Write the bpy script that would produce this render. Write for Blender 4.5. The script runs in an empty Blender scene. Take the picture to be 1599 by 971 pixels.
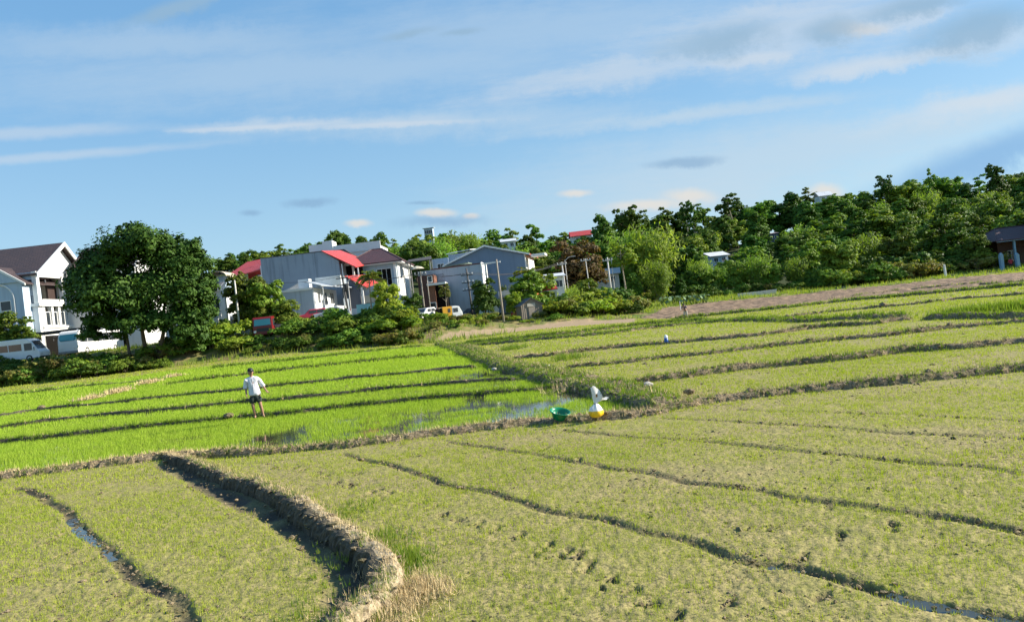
import bpy, bmesh, math, random
import numpy as np
from mathutils import Vector, Matrix
random.seed(7); RNG = np.random.default_rng(11)
R = math.radians; PI = math.pi
sc = bpy.context.scene
COL = sc.collection
# ------------------------------------------------------------------ camera model
HC = 2.75; F = 1155.0; ROLL = R(6.6); SR, CR = math.sin(ROLL), math.cos(ROLL)
def uv(x, y):
    dx, dy = x - 799.5, y - 485.5
    return dx*CR - dy*SR, dx*SR + dy*CR
def P(x, y, Y):
    u, v = uv(x, y)
    return Vector((u*Y/F, Y, HC - v*Y/F))
# ------------------------------------------------------------------ noise
def _h(ix, iy, s):
    n = (ix.astype(np.int64)*374761393 + iy.astype(np.int64)*668265263 + s*974634777) & 0x7fffffff
    n = ((n ^ (n >> 13))*1274126177) & 0x7fffffff
    return ((n ^ (n >> 16)) & 0xffff)/65535.0
def vn(x, y, s=0):
    ix, iy = np.floor(x), np.floor(y); fx, fy = x-ix, y-iy
    fx = fx*fx*(3-2*fx); fy = fy*fy*(3-2*fy)
    a, b = _h(ix, iy, s), _h(ix+1, iy, s); c, d = _h(ix, iy+1, s), _h(ix+1, iy+1, s)
    return (a*(1-fx)+b*fx)*(1-fy) + (c*(1-fx)+d*fx)*fy
def fbm(x, y, s=0, o=4):
    t = 0; amp = 1; tot = 0
    for k in range(o):
        t = t + amp*vn(x*2**k, y*2**k, s+k*17); tot += amp; amp *= .5
    return t/tot
def sst(t):
    t = np.clip(t, 0, 1); return t*t*(3-2*t)
# ------------------------------------------------------------------ terrain
A_ = [-.9, -.48, -.333, -.177, -.108, -.03, .02, .171, .25, .4, .9]
K_ = [.0196, .0196, .0183, .0118, .0075, .006, .0072, .003, .001, 0, 0]
AE = [-.9, -.7, -.48, -.333, -.177, -.108, -.05, .02, .1, .171, .3, .45, .7, .9]
YE = [76, 78, 80, 82, 80, 78, 80, 84, 85, 86, 98, 108, 110, 110]
WE = [7, 7, 7, 7, 8, 9, 9, 8, 10, 34, 30, 20, 14, 14]
RE = [3.5, 3.5, 3.45, 3.3, 3.1, 2.8, 2.1, 1.45, 1.3, 1.2, .95, .6, .6, .6]
AH = [-.9, -.4, -.2, 0, .08, .2, .4, .7, .9]
HH = [22, 22, 20, 14, 12, 15, 17, 17, 17]
Y1 = [92, 92, 92, 96, 105, 122, 122, 124, 124]
def zb(X, Y):
    X = np.asarray(X, float); Y = np.asarray(Y, float)
    a = X/np.maximum(Y, 25.)
    k = np.interp(a, A_, K_); ye = np.interp(a, AE, YE); w = np.interp(a, AE, WE); r = np.interp(a, AE, RE)
    zf = k*np.maximum(0, np.minimum(Y, ye) - 30)
    z = zf + (r - zf)*sst((Y-ye)/w)
    y1 = np.interp(a, AH, Y1); hh = np.interp(a, AH, HH)
    return z + hh*sst((Y-y1)/150.)
_YS = np.geomspace(3, 260, 3000)
def G(x, y):
    u, v = uv(x, y)
    X = u*_YS/F; Z = HC - v*_YS/F; d = Z - zb(X, _YS)
    i = np.argmax(d <= 0)
    if d[i] > 0: i = len(d)-1
    t = d[i-1]/(d[i-1]-d[i]) if i else 0
    Y = _YS[i-1] + t*(_YS[i]-_YS[i-1])
    return Vector((u*Y/F, Y, float(zb(u*Y/F, Y))))
def GL(pts): return np.array([G(*p)[:2] for p in pts])
def zat(X, Y): return float(zb(X, Y))
def inpoly(X, Y, poly):
    r = np.zeros(X.shape, bool); n = len(poly)
    for i in range(n):
        x0, y0 = poly[i]; x1, y1 = poly[(i+1) % n]
        c = ((y0 > Y) != (y1 > Y))
        with np.errstate(divide='ignore', invalid='ignore'):
            xi = (x1-x0)*(Y-y0)/(y1-y0 if y1 != y0 else 1e-9) + x0
        r ^= c & (X < xi)
    return r
def pdist(X, Y, line, maxd):
    D = np.full(X.shape, maxd, float)
    for (x0, y0), (x1, y1) in zip(line[:-1], line[1:]):
        m = (X > min(x0, x1)-maxd) & (X < max(x0, x1)+maxd) & (Y > min(y0, y1)-maxd) & (Y < max(y0, y1)+maxd)
        if not m.any(): continue
        px, py = X[m], Y[m]; dx, dy = x1-x0, y1-y0
        t = np.clip(((px-x0)*dx+(py-y0)*dy)/(dx*dx+dy*dy+1e-9), 0, 1)
        D[m] = np.minimum(D[m], np.hypot(px-x0-t*dx, py-y0-t*dy))
    return D
def resample(pts, ds):
    pts = np.asarray(pts, float)
    # Catmull-Rom smoothing
    q = []
    n = len(pts)
    for i in range(n-1):
        p0, p1, p2, p3 = pts[max(i-1, 0)], pts[i], pts[i+1], pts[min(i+2, n-1)]
        for t in np.linspace(0, 1, 12, endpoint=False):
            q.append(.5*((2*p1)+(-p0+p2)*t+(2*p0-5*p1+4*p2-p3)*t*t+(-p0+3*p1-3*p2+p3)*t**3))
    q.append(pts[-1]); q = np.array(q)
    s = np.r_[0, np.cumsum(np.hypot(*np.diff(q, axis=0).T))]
    m = max(3, int(s[-1]/ds)); t = np.linspace(0, s[-1], m)
    return np.c_[np.interp(t, s, q[:, 0]), np.interp(t, s, q[:, 1])], s[-1]
# ------------------------------------------------------------------ scene helpers
def tag(o, label=None, cat=None, group=None, kind=None):
    if label: o['label'] = label
    if cat: o['category'] = cat
    if group: o['group'] = group
    if kind: o['kind'] = kind
    return o
def link(name, me, parent=None):
    o = bpy.data.objects.new(name, me); COL.objects.link(o)
    if parent is not None: o.parent = parent
    return o
def empty(name, loc, rz=0):
    o = bpy.data.objects.new(name, None); COL.objects.link(o); o.location = loc; o.rotation_euler = (0, 0, rz)
    o.empty_display_size = .3
    return o
def copy_tree(o, parent=None):
    c = o.copy(); COL.objects.link(c)
    if parent is not None: c.parent = parent
    for ch in list(o.children): copy_tree(ch, c)
    return c
def npmesh(name, V, faces_n, loops, mat=None, smooth=False, col=None):
    """V (n,3); loops flat index array; faces_n verts per face (int)"""
    me = bpy.data.meshes.new(name); V = np.ascontiguousarray(V, np.float32); loops = np.ascontiguousarray(loops, np.int32).ravel()
    nf = len(loops)//faces_n
    me.vertices.add(len(V)); me.vertices.foreach_set('co', V.ravel())
    me.loops.add(len(loops)); me.loops.foreach_set('vertex_index', loops)
    me.polygons.add(nf); me.polygons.foreach_set('loop_start', np.arange(0, len(loops), faces_n, dtype=np.int32))
    me.polygons.foreach_set('use_smooth', np.full(nf, smooth))
    if col is not None:
        at = me.color_attributes.new('Col', 'FLOAT_COLOR', 'POINT'); c = np.ones((len(V), 4), np.float32); c[:, :col.shape[1]] = col
        at.data.foreach_set('color', c.ravel())
    me.update(calc_edges=True)
    if mat: me.materials.append(mat)
    return me
class MB:
    def __init__(s): s.bm = bmesh.new()
    def box(s, x0, x1, y0, y1, z0, z1):
        v = [s.bm.verts.new(p) for p in ((x0,y0,z0),(x1,y0,z0),(x1,y1,z0),(x0,y1,z0),(x0,y0,z1),(x1,y0,z1),(x1,y1,z1),(x0,y1,z1))]
        for f in ((0,3,2,1),(4,5,6,7),(0,1,5,4),(1,2,6,5),(2,3,7,6),(3,0,4,7)): s.bm.faces.new([v[i] for i in f])
        return s
    def face(s, *pts):
        s.bm.faces.new([s.bm.verts.new(p) for p in pts]); return s
    def slab(s, pts, t, d=(0, 0, 1)):
        """thick polygon: pts top outline, extruded by -t along d"""
        d = Vector(d).normalized()*t
        a = [s.bm.verts.new(p) for p in pts]; b = [s.bm.verts.new(Vector(p)-d) for p in pts]
        s.bm.faces.new(a); s.bm.faces.new(b[::-1]); n = len(a)
        for i in range(n): s.bm.faces.new([a[i], b[i], b[(i+1) % n], a[(i+1) % n]])
        return s
    def tube(s, pts, rad, n=8, cap=True):
        pts = [Vector(p) for p in pts]; rings = []
        if not hasattr(rad, '__len__'): rad = [rad]*len(pts)
        for i, p in enumerate(pts):
            d = (pts[min(i+1, len(pts)-1)]-pts[max(i-1, 0)]).normalized()
            a = d.orthogonal().normalized() if abs(d.z) > .9 else d.cross(Vector((0, 0, 1))).normalized(); b = d.cross(a).normalized()
            if abs(d.z) > .9: a = Vector((1, 0, 0)); a = (a-d*a.dot(d)).normalized(); b = d.cross(a)
            rings.append([s.bm.verts.new(p+(a*math.cos(2*PI*k/n)+b*math.sin(2*PI*k/n))*rad[i]) for k in range(n)])
        for r0, r1 in zip(rings[:-1], rings[1:]):
            for k in range(n): s.bm.faces.new([r0[k], r0[(k+1) % n], r1[(k+1) % n], r1[k]])
        if cap: s.bm.faces.new(rings[0][::-1]); s.bm.faces.new(rings[-1])
        return s
    def lathe(s, prof, n=24, c=(0, 0, 0), close=False):
        rings = [[s.bm.verts.new((c[0]+r*math.cos(2*PI*k/n), c[1]+r*math.sin(2*PI*k/n), c[2]+z)) for k in range(n)] for r, z in prof]
        for r0, r1 in zip(rings[:-1], rings[1:]):
            for k in range(n): s.bm.faces.new([r0[k], r0[(k+1) % n], r1[(k+1) % n], r1[k]])
        if close:
            s.bm.faces.new(rings[0][::-1]); s.bm.faces.new(rings[-1])
        return s
    def build(s, name, mat, parent=None, bevel=0, smooth=False, recalc=True):
        if recalc: bmesh.ops.recalc_face_normals(s.bm, faces=s.bm.faces)
        if bevel: bmesh.ops.bevel(s.bm, geom=list(s.bm.edges), offset=bevel, segments=2, affect='EDGES', profile=.6)
        me = bpy.data.meshes.new(name); s.bm.to_mesh(me); s.bm.free()
        if smooth: me.polygons.foreach_set('use_smooth', [True]*len(me.polygons))
        me.materials.append(mat); return link(name, me, parent)
# ------------------------------------------------------------------ materials
def nmat(name):
    m = bpy.data.materials.new(name); m.use_nodes = True; nt = m.node_tree
    b = nt.nodes['Principled BSDF']; return m, nt, b, nt.nodes['Material Output']
def N(nt, t, **kw):
    n = nt.nodes.new(t)
    for k, v in kw.items():
        if k in n.inputs.keys() if isinstance(k, str) else False: n.inputs[k].default_value = v
        else: setattr(n, k, v)
    return n
def L(nt, a, b): nt.links.new(a, b)
def noise(nt, scale, detail=4, rough=.55, vec=None, dim='3D'):
    n = nt.nodes.new('ShaderNodeTexNoise'); n.inputs['Scale'].default_value = scale; n.inputs['Detail'].default_value = detail; n.inputs['Roughness'].default_value = rough
    if vec is not None: L(nt, vec, n.inputs['Vector'])
    return n
def ramp(nt, fac, stops):
    r = nt.nodes.new('ShaderNodeValToRGB'); L(nt, fac, r.inputs['Fac'])
    while len(r.color_ramp.elements) < len(stops): r.color_ramp.elements.new(.5)
    for e, (p, c) in zip(r.color_ramp.elements, stops):
        e.position = p; e.color = (*c, 1) if hasattr(c, '__len__') else (c, c, c, 1)
    return r
def mixc(nt, fac, a, b, mode='MIX'):
    m = nt.nodes.new('ShaderNodeMix'); m.data_type = 'RGBA'; m.blend_type = mode
    for s, v in ((0, fac), (6, a), (7, b)):
        if hasattr(v, 'is_linked') or hasattr(v, 'links'): L(nt, v, m.inputs[s])
        elif s == 0: m.inputs[0].default_value = v
        else: m.inputs[s].default_value = (*v, 1)
    return m.outputs[2]
def math_(nt, op, a, b=None, c=None, clamp=False):
    m = nt.nodes.new('ShaderNodeMath'); m.operation = op; m.use_clamp = clamp
    for i, v in enumerate((a, b, c)):
        if v is None: continue
        if hasattr(v, 'links'): L(nt, v, m.inputs[i])
        else: m.inputs[i].default_value = v
    return m.outputs[0]
def wpos(nt): return nt.nodes.new('ShaderNodeNewGeometry').outputs['Position']
def opos(nt): return nt.nodes.new('ShaderNodeTexCoord').outputs['Object']
def bump(nt, b, h, strength=.5, dist=.02):
    n = nt.nodes.new('ShaderNodeBump'); n.inputs['Strength'].default_value = strength; n.inputs['Distance'].default_value = dist
    L(nt, h, n.inputs['Height']); L(nt, n.outputs[0], b.inputs['Normal']); return n
def plain(name, c, rough=.7, c2=None, scale=3., amt=.6, metal=0, bmp=0, spec=.5):
    m, nt, b, o = nmat(name); b.inputs['Roughness'].default_value = rough; b.inputs['Metallic'].default_value = metal
    b.inputs['Specular IOR Level'].default_value = spec
    c2 = c2 or tuple(x*.72 for x in c)
    n = noise(nt, scale, 6, .65, opos(nt)); r = ramp(nt, n.outputs[0], [(.35, 0.), (.7, 1.)])
    f = math_(nt, 'MULTIPLY', r.outputs[0], amt)
    L(nt, mixc(nt, f, c, c2), b.inputs['Base Color'])
    if bmp: bump(nt, b, noise(nt, scale*8, 4, .6, opos(nt)).outputs[0], bmp, .02)
    return m
def wallmat(name, c, stain=.5, sc_=1.):
    """painted render with rain streaks running down from the top"""
    m, nt, b, o = nmat(name); b.inputs['Roughness'].default_value = .85; b.inputs['Specular IOR Level'].default_value = .2
    mp = nt.nodes.new('ShaderNodeMapping'); mp.inputs['Scale'].default_value = (1.6*sc_, 1.6*sc_, .12*sc_); L(nt, opos(nt), mp.inputs[0])
    n = noise(nt, 1.0, 6, .7, mp.outputs[0]); r = ramp(nt, n.outputs[0], [(.5, 0.), (.72, 1.)])
    n2 = noise(nt, .6, 5, .6, opos(nt)); r2 = ramp(nt, n2.outputs[0], [(.35, 0.), (.7, 1.)])
    f = math_(nt, 'MULTIPLY', r.outputs[0], stain)
    c1 = mixc(nt, math_(nt, 'MULTIPLY', r2.outputs[0], .25), c, tuple(x*.7 for x in c))
    L(nt, mixc(nt, f, c1, tuple(x*.35 for x in c)), b.inputs['Base Color']); return m
def tilemat(name, c, c2, pitch=.33):
    m, nt, b, o = nmat(name); b.inputs['Roughness'].default_value = .6
    w = nt.nodes.new('ShaderNodeTexBrick'); w.inputs['Scale'].default_value = 1; w.inputs['Brick Width'].default_value = pitch*1.2; w.inputs['Row Height'].default_value = pitch
    w.inputs['Mortar Size'].default_value = .03; w.inputs['Color1'].default_value = (*c, 1); w.inputs['Color2'].default_value = (*c2, 1); w.inputs['Mortar'].default_value = (*[x*.4 for x in c], 1)
    mp = nt.nodes.new('ShaderNodeMapping'); mp.inputs['Rotation'].default_value = (0.0, 0, 0)
    cx = nt.nodes.new('ShaderNodeSeparateXYZ'); L(nt, opos(nt), cx.inputs[0])
    cb = nt.nodes.new('ShaderNodeCombineXYZ'); L(nt, math_(nt, 'ADD', cx.outputs[0], cx.outputs[1]), cb.inputs[0]); L(nt, math_(nt, 'MULTIPLY', cx.outputs[2], 1.4), cb.inputs[1])
    L(nt, cb.outputs[0], w.inputs['Vector'])
    n = noise(nt, .9, 5, .6, opos(nt)); L(nt, mixc(nt, ramp(nt, n.outputs[0], [(.4, 0.), (.75, .5)]).outputs[0], w.outputs[0], tuple(x*.5 for x in c)), b.inputs['Base Color'])
    bump(nt, b, w.outputs['Fac'], .6, -.03); return m
def corrmat(name, c, axis=1, rough=.45):
    """corrugated sheet: ridges across one axis"""
    m, nt, b, o = nmat(name); b.inputs['Roughness'].default_value = rough
    w = nt.nodes.new('ShaderNodeTexWave'); w.bands_direction = 'XYZ'[axis]; w.inputs['Scale'].default_value = 1.6; L(nt, opos(nt), w.inputs[0])
    n = noise(nt, .7, 5, .6, opos(nt))
    L(nt, mixc(nt, ramp(nt, n.outputs[0], [(.45, 0.), (.75, .6)]).outputs[0], c, tuple(x*.55 for x in c)), b.inputs['Base Color'])
    bump(nt, b, w.outputs[0], .7, .04); return m
def glass(name, c=(.02, .025, .03), rough=.08):
    m, nt, b, o = nmat(name); b.inputs['Roughness'].default_value = rough
    n = noise(nt, .5, 2, .5, opos(nt)); L(nt, mixc(nt, n.outputs[0], c, tuple(x*1.8 for x in c)), b.inputs['Base Color']); return m
def leafmat(name, c1, c2, c3=None, trans=.35, hue=.03, val=.45, rough=.55):
    m, nt, b, o = nmat(name)
    at = nt.nodes.new('ShaderNodeVertexColor'); at.layer_name = 'Col'
    sp = nt.nodes.new('ShaderNodeSeparateColor'); L(nt, at.outputs[0], sp.inputs[0])
    oi = nt.nodes.new('ShaderNodeObjectInfo')
    c = mixc(nt, sp.outputs[0], c1, c2)
    if c3: c = mixc(nt, ramp(nt, sp.outputs[1], [(.9, 0.), (.95, 1.)]).outputs[0], c, c3)
    hs = nt.nodes.new('ShaderNodeHueSaturation')
    mr = nt.nodes.new('ShaderNodeMapRange'); L(nt, oi.outputs['Random'], mr.inputs[0]); mr.inputs[3].default_value = .5-hue; mr.inputs[4].default_value = .5+hue
    L(nt, mr.outputs[0], hs.inputs['Hue'])
    fr = math_(nt, 'FRACT', math_(nt, 'MULTIPLY', oi.outputs['Random'], 7.31))
    mv = nt.nodes.new('ShaderNodeMapRange'); L(nt, fr, mv.inputs[0]); mv.inputs[3].default_value = 1-val; mv.inputs[4].default_value = 1+val
    L(nt, mv.outputs[0], hs.inputs['Value']); L(nt, c, hs.inputs['Color'])
    L(nt, hs.outputs[0], b.inputs['Base Color']); b.inputs['Roughness'].default_value = rough; b.inputs['Specular IOR Level'].default_value = .16
    t = nt.nodes.new('ShaderNodeBsdfTranslucent'); L(nt, mixc(nt, .5, hs.outputs[0], (.5, .62, .08), 'MULTIPLY'), t.inputs[0])
    tc = mixc(nt, 1., hs.outputs[0], (1.5, 1.6, .6), 'MULTIPLY'); L(nt, tc, t.inputs[0])
    mx = nt.nodes.new('ShaderNodeMixShader'); mx.inputs[0].default_value = trans
    L(nt, b.outputs[0], mx.inputs[1]); L(nt, t.outputs[0], mx.inputs[2]); L(nt, mx.outputs[0], o.inputs['Surface'])
    return m
# ================================================================== FIELD LAYOUT (traced outlines put on the ground)
LUSH = GL([(-420,800),(0,747),(130,731),(260,714),(400,709),(540,697),(700,677),(850,660),(960,650),(1005,637),(925,612),(870,598),(820,584),(770,570),(720,553),(692,541),(600,545),(500,553),(420,562),(330,572),(250,582),(150,597),(0,614),(-420,668)])
DIRT = GL([(655,537),(723,526),(800,519),(900,509),(992,503),(990,497),(900,499),(785,512),(703,518)])
PLOW = GL([(1000,498),(1035,482),(1110,472),(1210,464),(1300,454),(1400,445),(1500,434),(1599,426),(1760,410),(1760,428),(1599,443),(1500,452),(1400,461),(1300,470),(1200,481),(1100,491),(1040,498)])
BUNDS = [ # px polyline, width m, height m, (grass, straw, soil tone)
 ('a', [(-160,637),(0,618),(60,612),(130,604),(200,598),(252,592)], .30, .17, .3, .06),
 ('b', [(330,575),(400,568),(470,562),(530,555),(600,547),(662,541)], .30, .17, .7, .06),
 ('c', [(262,601),(300,595),(400,583),(500,572),(600,562),(692,553)], .30, .17, .8, .06),
 ('d', [(-160,672),(0,650),(50,642),(130,634),(200,627),(280,618),(360,611),(430,603),(480,598),(560,590),(650,582),(700,577),(745,574)], .30, .17, .5, .06),
 ('e', [(-160,690),(0,668),(100,655),(200,646),(290,638),(370,630),(450,624),(540,614),(620,606),(700,600),(760,595),(805,591)], .30, .17, .5, .06),
 ('f', [(-160,714),(0,692),(80,684),(160,675),(240,666),(320,658),(356,654)], .30, .17, 1., .06),
 ('f2', [(370,652),(440,648),(500,641),(560,634),(640,626),(720,619),(800,612),(880,606)], .30, .17, 1., .06),
 ('g', [(-160,774),(0,747),(60,740),(130,731),(200,722),(260,714),(330,712),(400,709),(470,702),(540,697),(620,687),(700,677),(780,668),(850,660),(930,655),(1000,648),(1040,640)], .5, .17, .45, .9),
 ('g2', [(1030,642),(1100,630),(1150,623),(1220,615),(1290,608),(1350,603),(1412,597),(1490,588),(1599,577),(1760,560)], .6, .26, .5, .8),
 ('h', [(250,712),(300,728),(350,748),(400,766),(450,788),(500,816),(540,842),(575,868),(602,893),(610,918),(590,945),(555,973),(520,1010),(480,1080)], .35, .22, .35, 1.),
 ('i', [(684,537),(720,550),(770,568),(820,583),(870,597),(920,610),(960,622),(1000,632),(1040,640)], .8, .29, 1., .2),
 ('j', [(730,541),(765,556),(800,569),(850,582),(920,598),(985,612),(1040,630)], .8, .26, .9, .6),
 ('k', [(690,545),(728,541),(840,531),(953,521),(1024,512),(1094,505),(1169,501),(1256,502),(1318,499),(1396,496),(1420,496)], .9, .34, 1., .0),
 ('k2', [(1443,499),(1521,497),(1599,496),(1760,484)], .6, .3, 1., .0),
 ('l', [(728,536),(870,523),(990,509),(1050,503),(1110,500)], .8, .3, 1., .0),
 ('m', [(798,561),(855,556),(911,549),(967,543),(1038,537),(1100,532),(1194,523),(1287,511),(1359,507),(1396,502),(1424,499)], .55, .3, .4, .7),
 ('n', [(883,574),(925,571),(981,566),(1038,559),(1094,554),(1194,543),(1287,533),(1381,525),(1474,514),(1599,503),(1760,490)], .5, .24, .4, .5),
 ('o', [(981,600),(1024,595),(1066,590),(1100,585),(1162,577),(1256,568),(1334,560),(1412,550),(1506,544),(1599,535),(1760,520)], .55, .28, .6, .7),
 ('p', [(1050,499),(1100,494),(1209,483),(1318,471),(1412,463),(1506,454),(1599,446),(1760,428)], .7, .3, 1., .0),
 ('q', [(1187,499),(1225,496),(1300,487),(1431,475),(1499,467),(1599,460),(1760,444)], .45, .22, .2, .3),
 ('r', [(1290,470),(1400,455),(1500,446),(1599,441),(1760,424)], .6, .3, .2, .3),
]
FURROWS = [
 ([(535,708),(600,725),(660,744),(700,757),(768,771),(843,793),(939,814),(1007,833),(1075,846),(1143,867),(1168,875),(1253,894),(1338,913),(1407,933),(1492,953),(1560,968),(1660,995)], .085, .05),
 ([(700,690),(785,703),(836,710),(904,722),(1007,739),(1100,754),(1185,768),(1287,781),(1390,797),(1475,807),(1577,827),(1700,850)], .085, .045),
 ([(884,671),(956,679),(1041,684),(1100,689),(1219,701),(1321,710),(1407,720),(1526,729),(1598,739),(1720,755)], .08, .04),
 ([(1041,652),(1126,656),(1202,662),(1304,667),(1380,674),(1509,679),(1598,684),(1720,695)], .075, .03),
 ([(29,761),(53,767),(71,780),(100,796),(113,809),(121,825),(137,841),(158,857),(184,880),(205,896),(231,909),(263,930),(284,948),(294,970),(300,1000)], .11, .06),
 ([(262,724),(300,743),(350,765),(400,787),(450,813),(500,847),(540,880),(554,907),(543,940),(500,985)], .30, .07),  # ditch by the curved bund: wet soil, its dark also widens the bund's shadow
 ([(1150,640),(1300,644),(1450,650),(1599,656)], .08, .02),
]
STEPS = [(459,730),(477,733),(495,740),(508,743),(529,753),(548,758),(581,769),(607,771),(651,786),(669,794),(693,804),(718,812),(741,821),(765,831),(802,841),(847,858),(877,868),(911,889),(951,908),(981,923),(1020,943),(1055,960),
 (62,800),(80,815),(96,835),(78,848),(110,862),(122,880),(150,893),(172,905),(185,930),(202,945),(20,905),(12,780),(1310,842),(1395,828),(1290,795),(1250,873),(1285,931),(1136,942),(905,640+225),(560,740),(850,700),(905,717)]
def ext(px, far=11.):
    g = GL(px); out = lambda p: p[0] < 0 or p[0] > 1599 or p[1] > 971
    if out(px[-1]): d = g[-1]-g[-2]; d = d/np.hypot(*d); k = far if d[1] > -.3 else min(far, max(0, (g[-1][1]-2.7)/-d[1])); g = np.r_[g, [g[-1]+d*k]]
    if out(px[0]): d = g[0]-g[1]; d = d/np.hypot(*d); k = far if d[1] > -.3 else min(far, max(0, (g[0][1]-2.7)/-d[1])); g = np.r_[[g[0]+d*k], g]
    return g
FU = []
for px, w, d in FURROWS:
    l, _ = resample(ext(px), .25); l += np.c_[vn(l[:, 0]*1.3, l[:, 1]*1.3, 3)-.5, vn(l[:, 0]*1.3, l[:, 1]*1.3, 4)-.5]*.18
    FU.append((l, w, d))
ST = GL(STEPS)
def furrow_depth(X, Y):
    D = np.zeros(X.shape)
    for l, w, d in FU:
        dd = pdist(X, Y, l, w*2.2)
        g = np.clip(1-(dd/(w*1.25))**2, 0, 1)*(.45+.9*vn(X*3.1, Y*3.1, 9))
        D = np.maximum(D, g*d)
    for i, (x, y) in enumerate(ST):
        m = (np.abs(X-x) < .35) & (np.abs(Y-y) < .42)
        if m.any():
            for j in range(2 if i % 3 else 3):
                h1, h2, h3, h4 = [math.sin(i*12.9+j*78.2+k*37.7)*.5+.5 for k in range(4)]; th = h1*PI
                px_, py_ = X[m]-x-(h2-.5)*.2*(j > 0), Y[m]-y-(h3-.5)*.34*(j > 0)
                a_, b_ = px_*math.cos(th)+py_*math.sin(th), -px_*math.sin(th)+py_*math.cos(th); sz_ = (.6+.6*h4)*(.8 if j else 1)
                r = np.hypot(a_/(.055*sz_), b_/(.12*sz_))+(vn(X[m]*17, Y[m]*17, 5)-.5)*1.1
                D[m] = np.maximum(D[m], .055*np.clip(1.1-r**2, 0, 1))
    return D
# ------------------------------------------------------------------ ground sheet
ys = np.r_[-300, -80, -20, -6, 0, 1.5, 2.6, np.geomspace(3.4, 60, 520), np.linspace(60.6, 135, 110), np.linspace(138, 270, 50), 330, 500, 1000, 3000]
as_ = np.r_[-60, -12, -4, -2, -1.4, np.linspace(-1.2, 1.2, 780), 1.4, 2, 4, 12, 60]
YY, AA = np.meshgrid(ys, as_, indexing='ij'); W_ = np.maximum(YY, 4.); XX = AA*W_
fade = np.clip(1.15-YY/70, .0, 1)
near = (YY > 2) & (YY < 62) & (np.abs(AA) < 1.2)
Z = zb(XX, YY)
lush = inpoly(XX, YY, LUSH)*1.
FD = np.zeros(XX.shape); FD[near] = furrow_depth(XX[near], YY[near])
micro = (fbm(XX*3, YY*3, 1, 2)-.5)*.02 + (fbm(XX*19, YY*15, 5, 2)-.5)*.032
clump = np.clip(fbm(XX*1.3, YY*1.3, 8, 3)-.6, 0, 1)*.1*np.clip(vn(XX*9, YY*9, 12)-.35, 0, 1)
Z = Z + np.where(near, (micro*1.1+clump*1.3)*fade*(1-.35*lush) - FD, 0)
Z = Z - lush*(.045 + .05*np.clip(fbm(XX*.35, YY*.35, 21, 3)-.42, -.3, .5))*(YY < 70)
plow = inpoly(XX, YY, PLOW)*1.; dirt = inpoly(XX, YY, DIRT)*1.
Z = Z + plow*(fbm(XX*.9, YY*1.4, 31, 3)-.4)*.55
ahere = XX/np.maximum(YY, 25.); ye = np.interp(ahere, AE, YE)
bank = sst((YY - ye + 1.5)/3)*(1-dirt)*(1-plow)
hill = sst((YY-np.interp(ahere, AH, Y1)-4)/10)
Z = Z + (bank*(fbm(XX*.5, YY*.5, 41, 4)-.5)*.7)*(YY < 300)
behind = YY < 2
Z = np.where(behind, -.05, Z)
col1 = np.stack([lush, plow, dirt], -1).reshape(-1, 3)
Vg = np.stack([XX, YY, Z], -1).reshape(-1, 3)
nr, nc = XX.shape; idx = np.arange(nr*nc).reshape(nr, nc)
quads = np.stack([idx[:-1, :-1], idx[:-1, 1:], idx[1:, 1:], idx[1:, :-1]], -1).reshape(-1, 4)
m, nt, b, o = nmat('paddy_soil')
at1 = nt.nodes.new('ShaderNodeVertexColor'); at1.layer_name = 'Col'; s1 = nt.nodes.new('ShaderNodeSeparateColor'); L(nt, at1.outputs[0], s1.inputs[0])
at2 = nt.nodes.new('ShaderNodeVertexColor'); at2.layer_name = 'Col2'; s2 = nt.nodes.new('ShaderNodeSeparateColor'); L(nt, at2.outputs[0], s2.inputs[0])
wp = wpos(nt)
n1 = noise(nt, .35, 6, .62, wp); n2 = noise(nt, 3.2, 6, .65, wp); n3 = noise(nt, 22, 4, .6, wp)
tan = mixc(nt, ramp(nt, n2.outputs[0], [(.35, 0.), (.7, 1.)]).outputs[0], (.40, .315, .145), (.24, .19, .095))
tan = mixc(nt, ramp(nt, n3.outputs[0], [(.36, .85), (.47, 0.)]).outputs[0], tan, (.09, .07, .04))
tan = mixc(nt, ramp(nt, noise(nt, 9, 5, .7, wp).outputs[0], [(.36, .8), (.45, 0.)]).outputs[0], tan, (.13, .10, .055))
gre = mixc(nt, n3.outputs[0], (.31, .335, .04), (.215, .245, .035))
gf = math_(nt, 'ADD', math_(nt, 'MULTIPLY', n1.outputs[0], .9), math_(nt, 'MULTIPLY', n2.outputs[0], .7))
gf = ramp(nt, gf, [(.63, 0.12), (.95, .82)]).outputs[0]
spx = nt.nodes.new('ShaderNodeSeparateXYZ'); L(nt, wp, spx.inputs[0])
farf = ramp(nt, math_(nt, 'DIVIDE', spx.outputs[1], 60.), [(.15, .55), (.8, 1.)]).outputs[0]
soil = mixc(nt, math_(nt, 'MULTIPLY', gf, farf), tan, gre)
sm = nt.nodes.new('ShaderNodeMapping'); sm.inputs['Scale'].default_value = (1, .8, 1); L(nt, wp, sm.inputs[0])
sp_ = math_(nt, 'MAXIMUM', ramp(nt, noise(nt, 26, 5, .7, sm.outputs[0]).outputs[0], [(.39, 1.), (.46, 0.)]).outputs[0], ramp(nt, noise(nt, 7, 6, .75, sm.outputs[0]).outputs[0], [(.33, 1.), (.39, 0.)]).outputs[0])
soil = mixc(nt, math_(nt, 'MULTIPLY', sp_, .6), soil, (.075, .065, .035))
lu = mixc(nt, n2.outputs[0], (.12, .085, .045), (.22, .27, .045))
c = mixc(nt, s1.outputs[0], soil, lu)
pl = mixc(nt, ramp(nt, noise(nt, 1.1, 6, .7, wp).outputs[0], [(.4, 0.), (.62, 1.)]).outputs[0], (.30, .205, .13), (.11, .075, .05))
c = mixc(nt, s1.outputs[1], c, pl)
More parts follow.
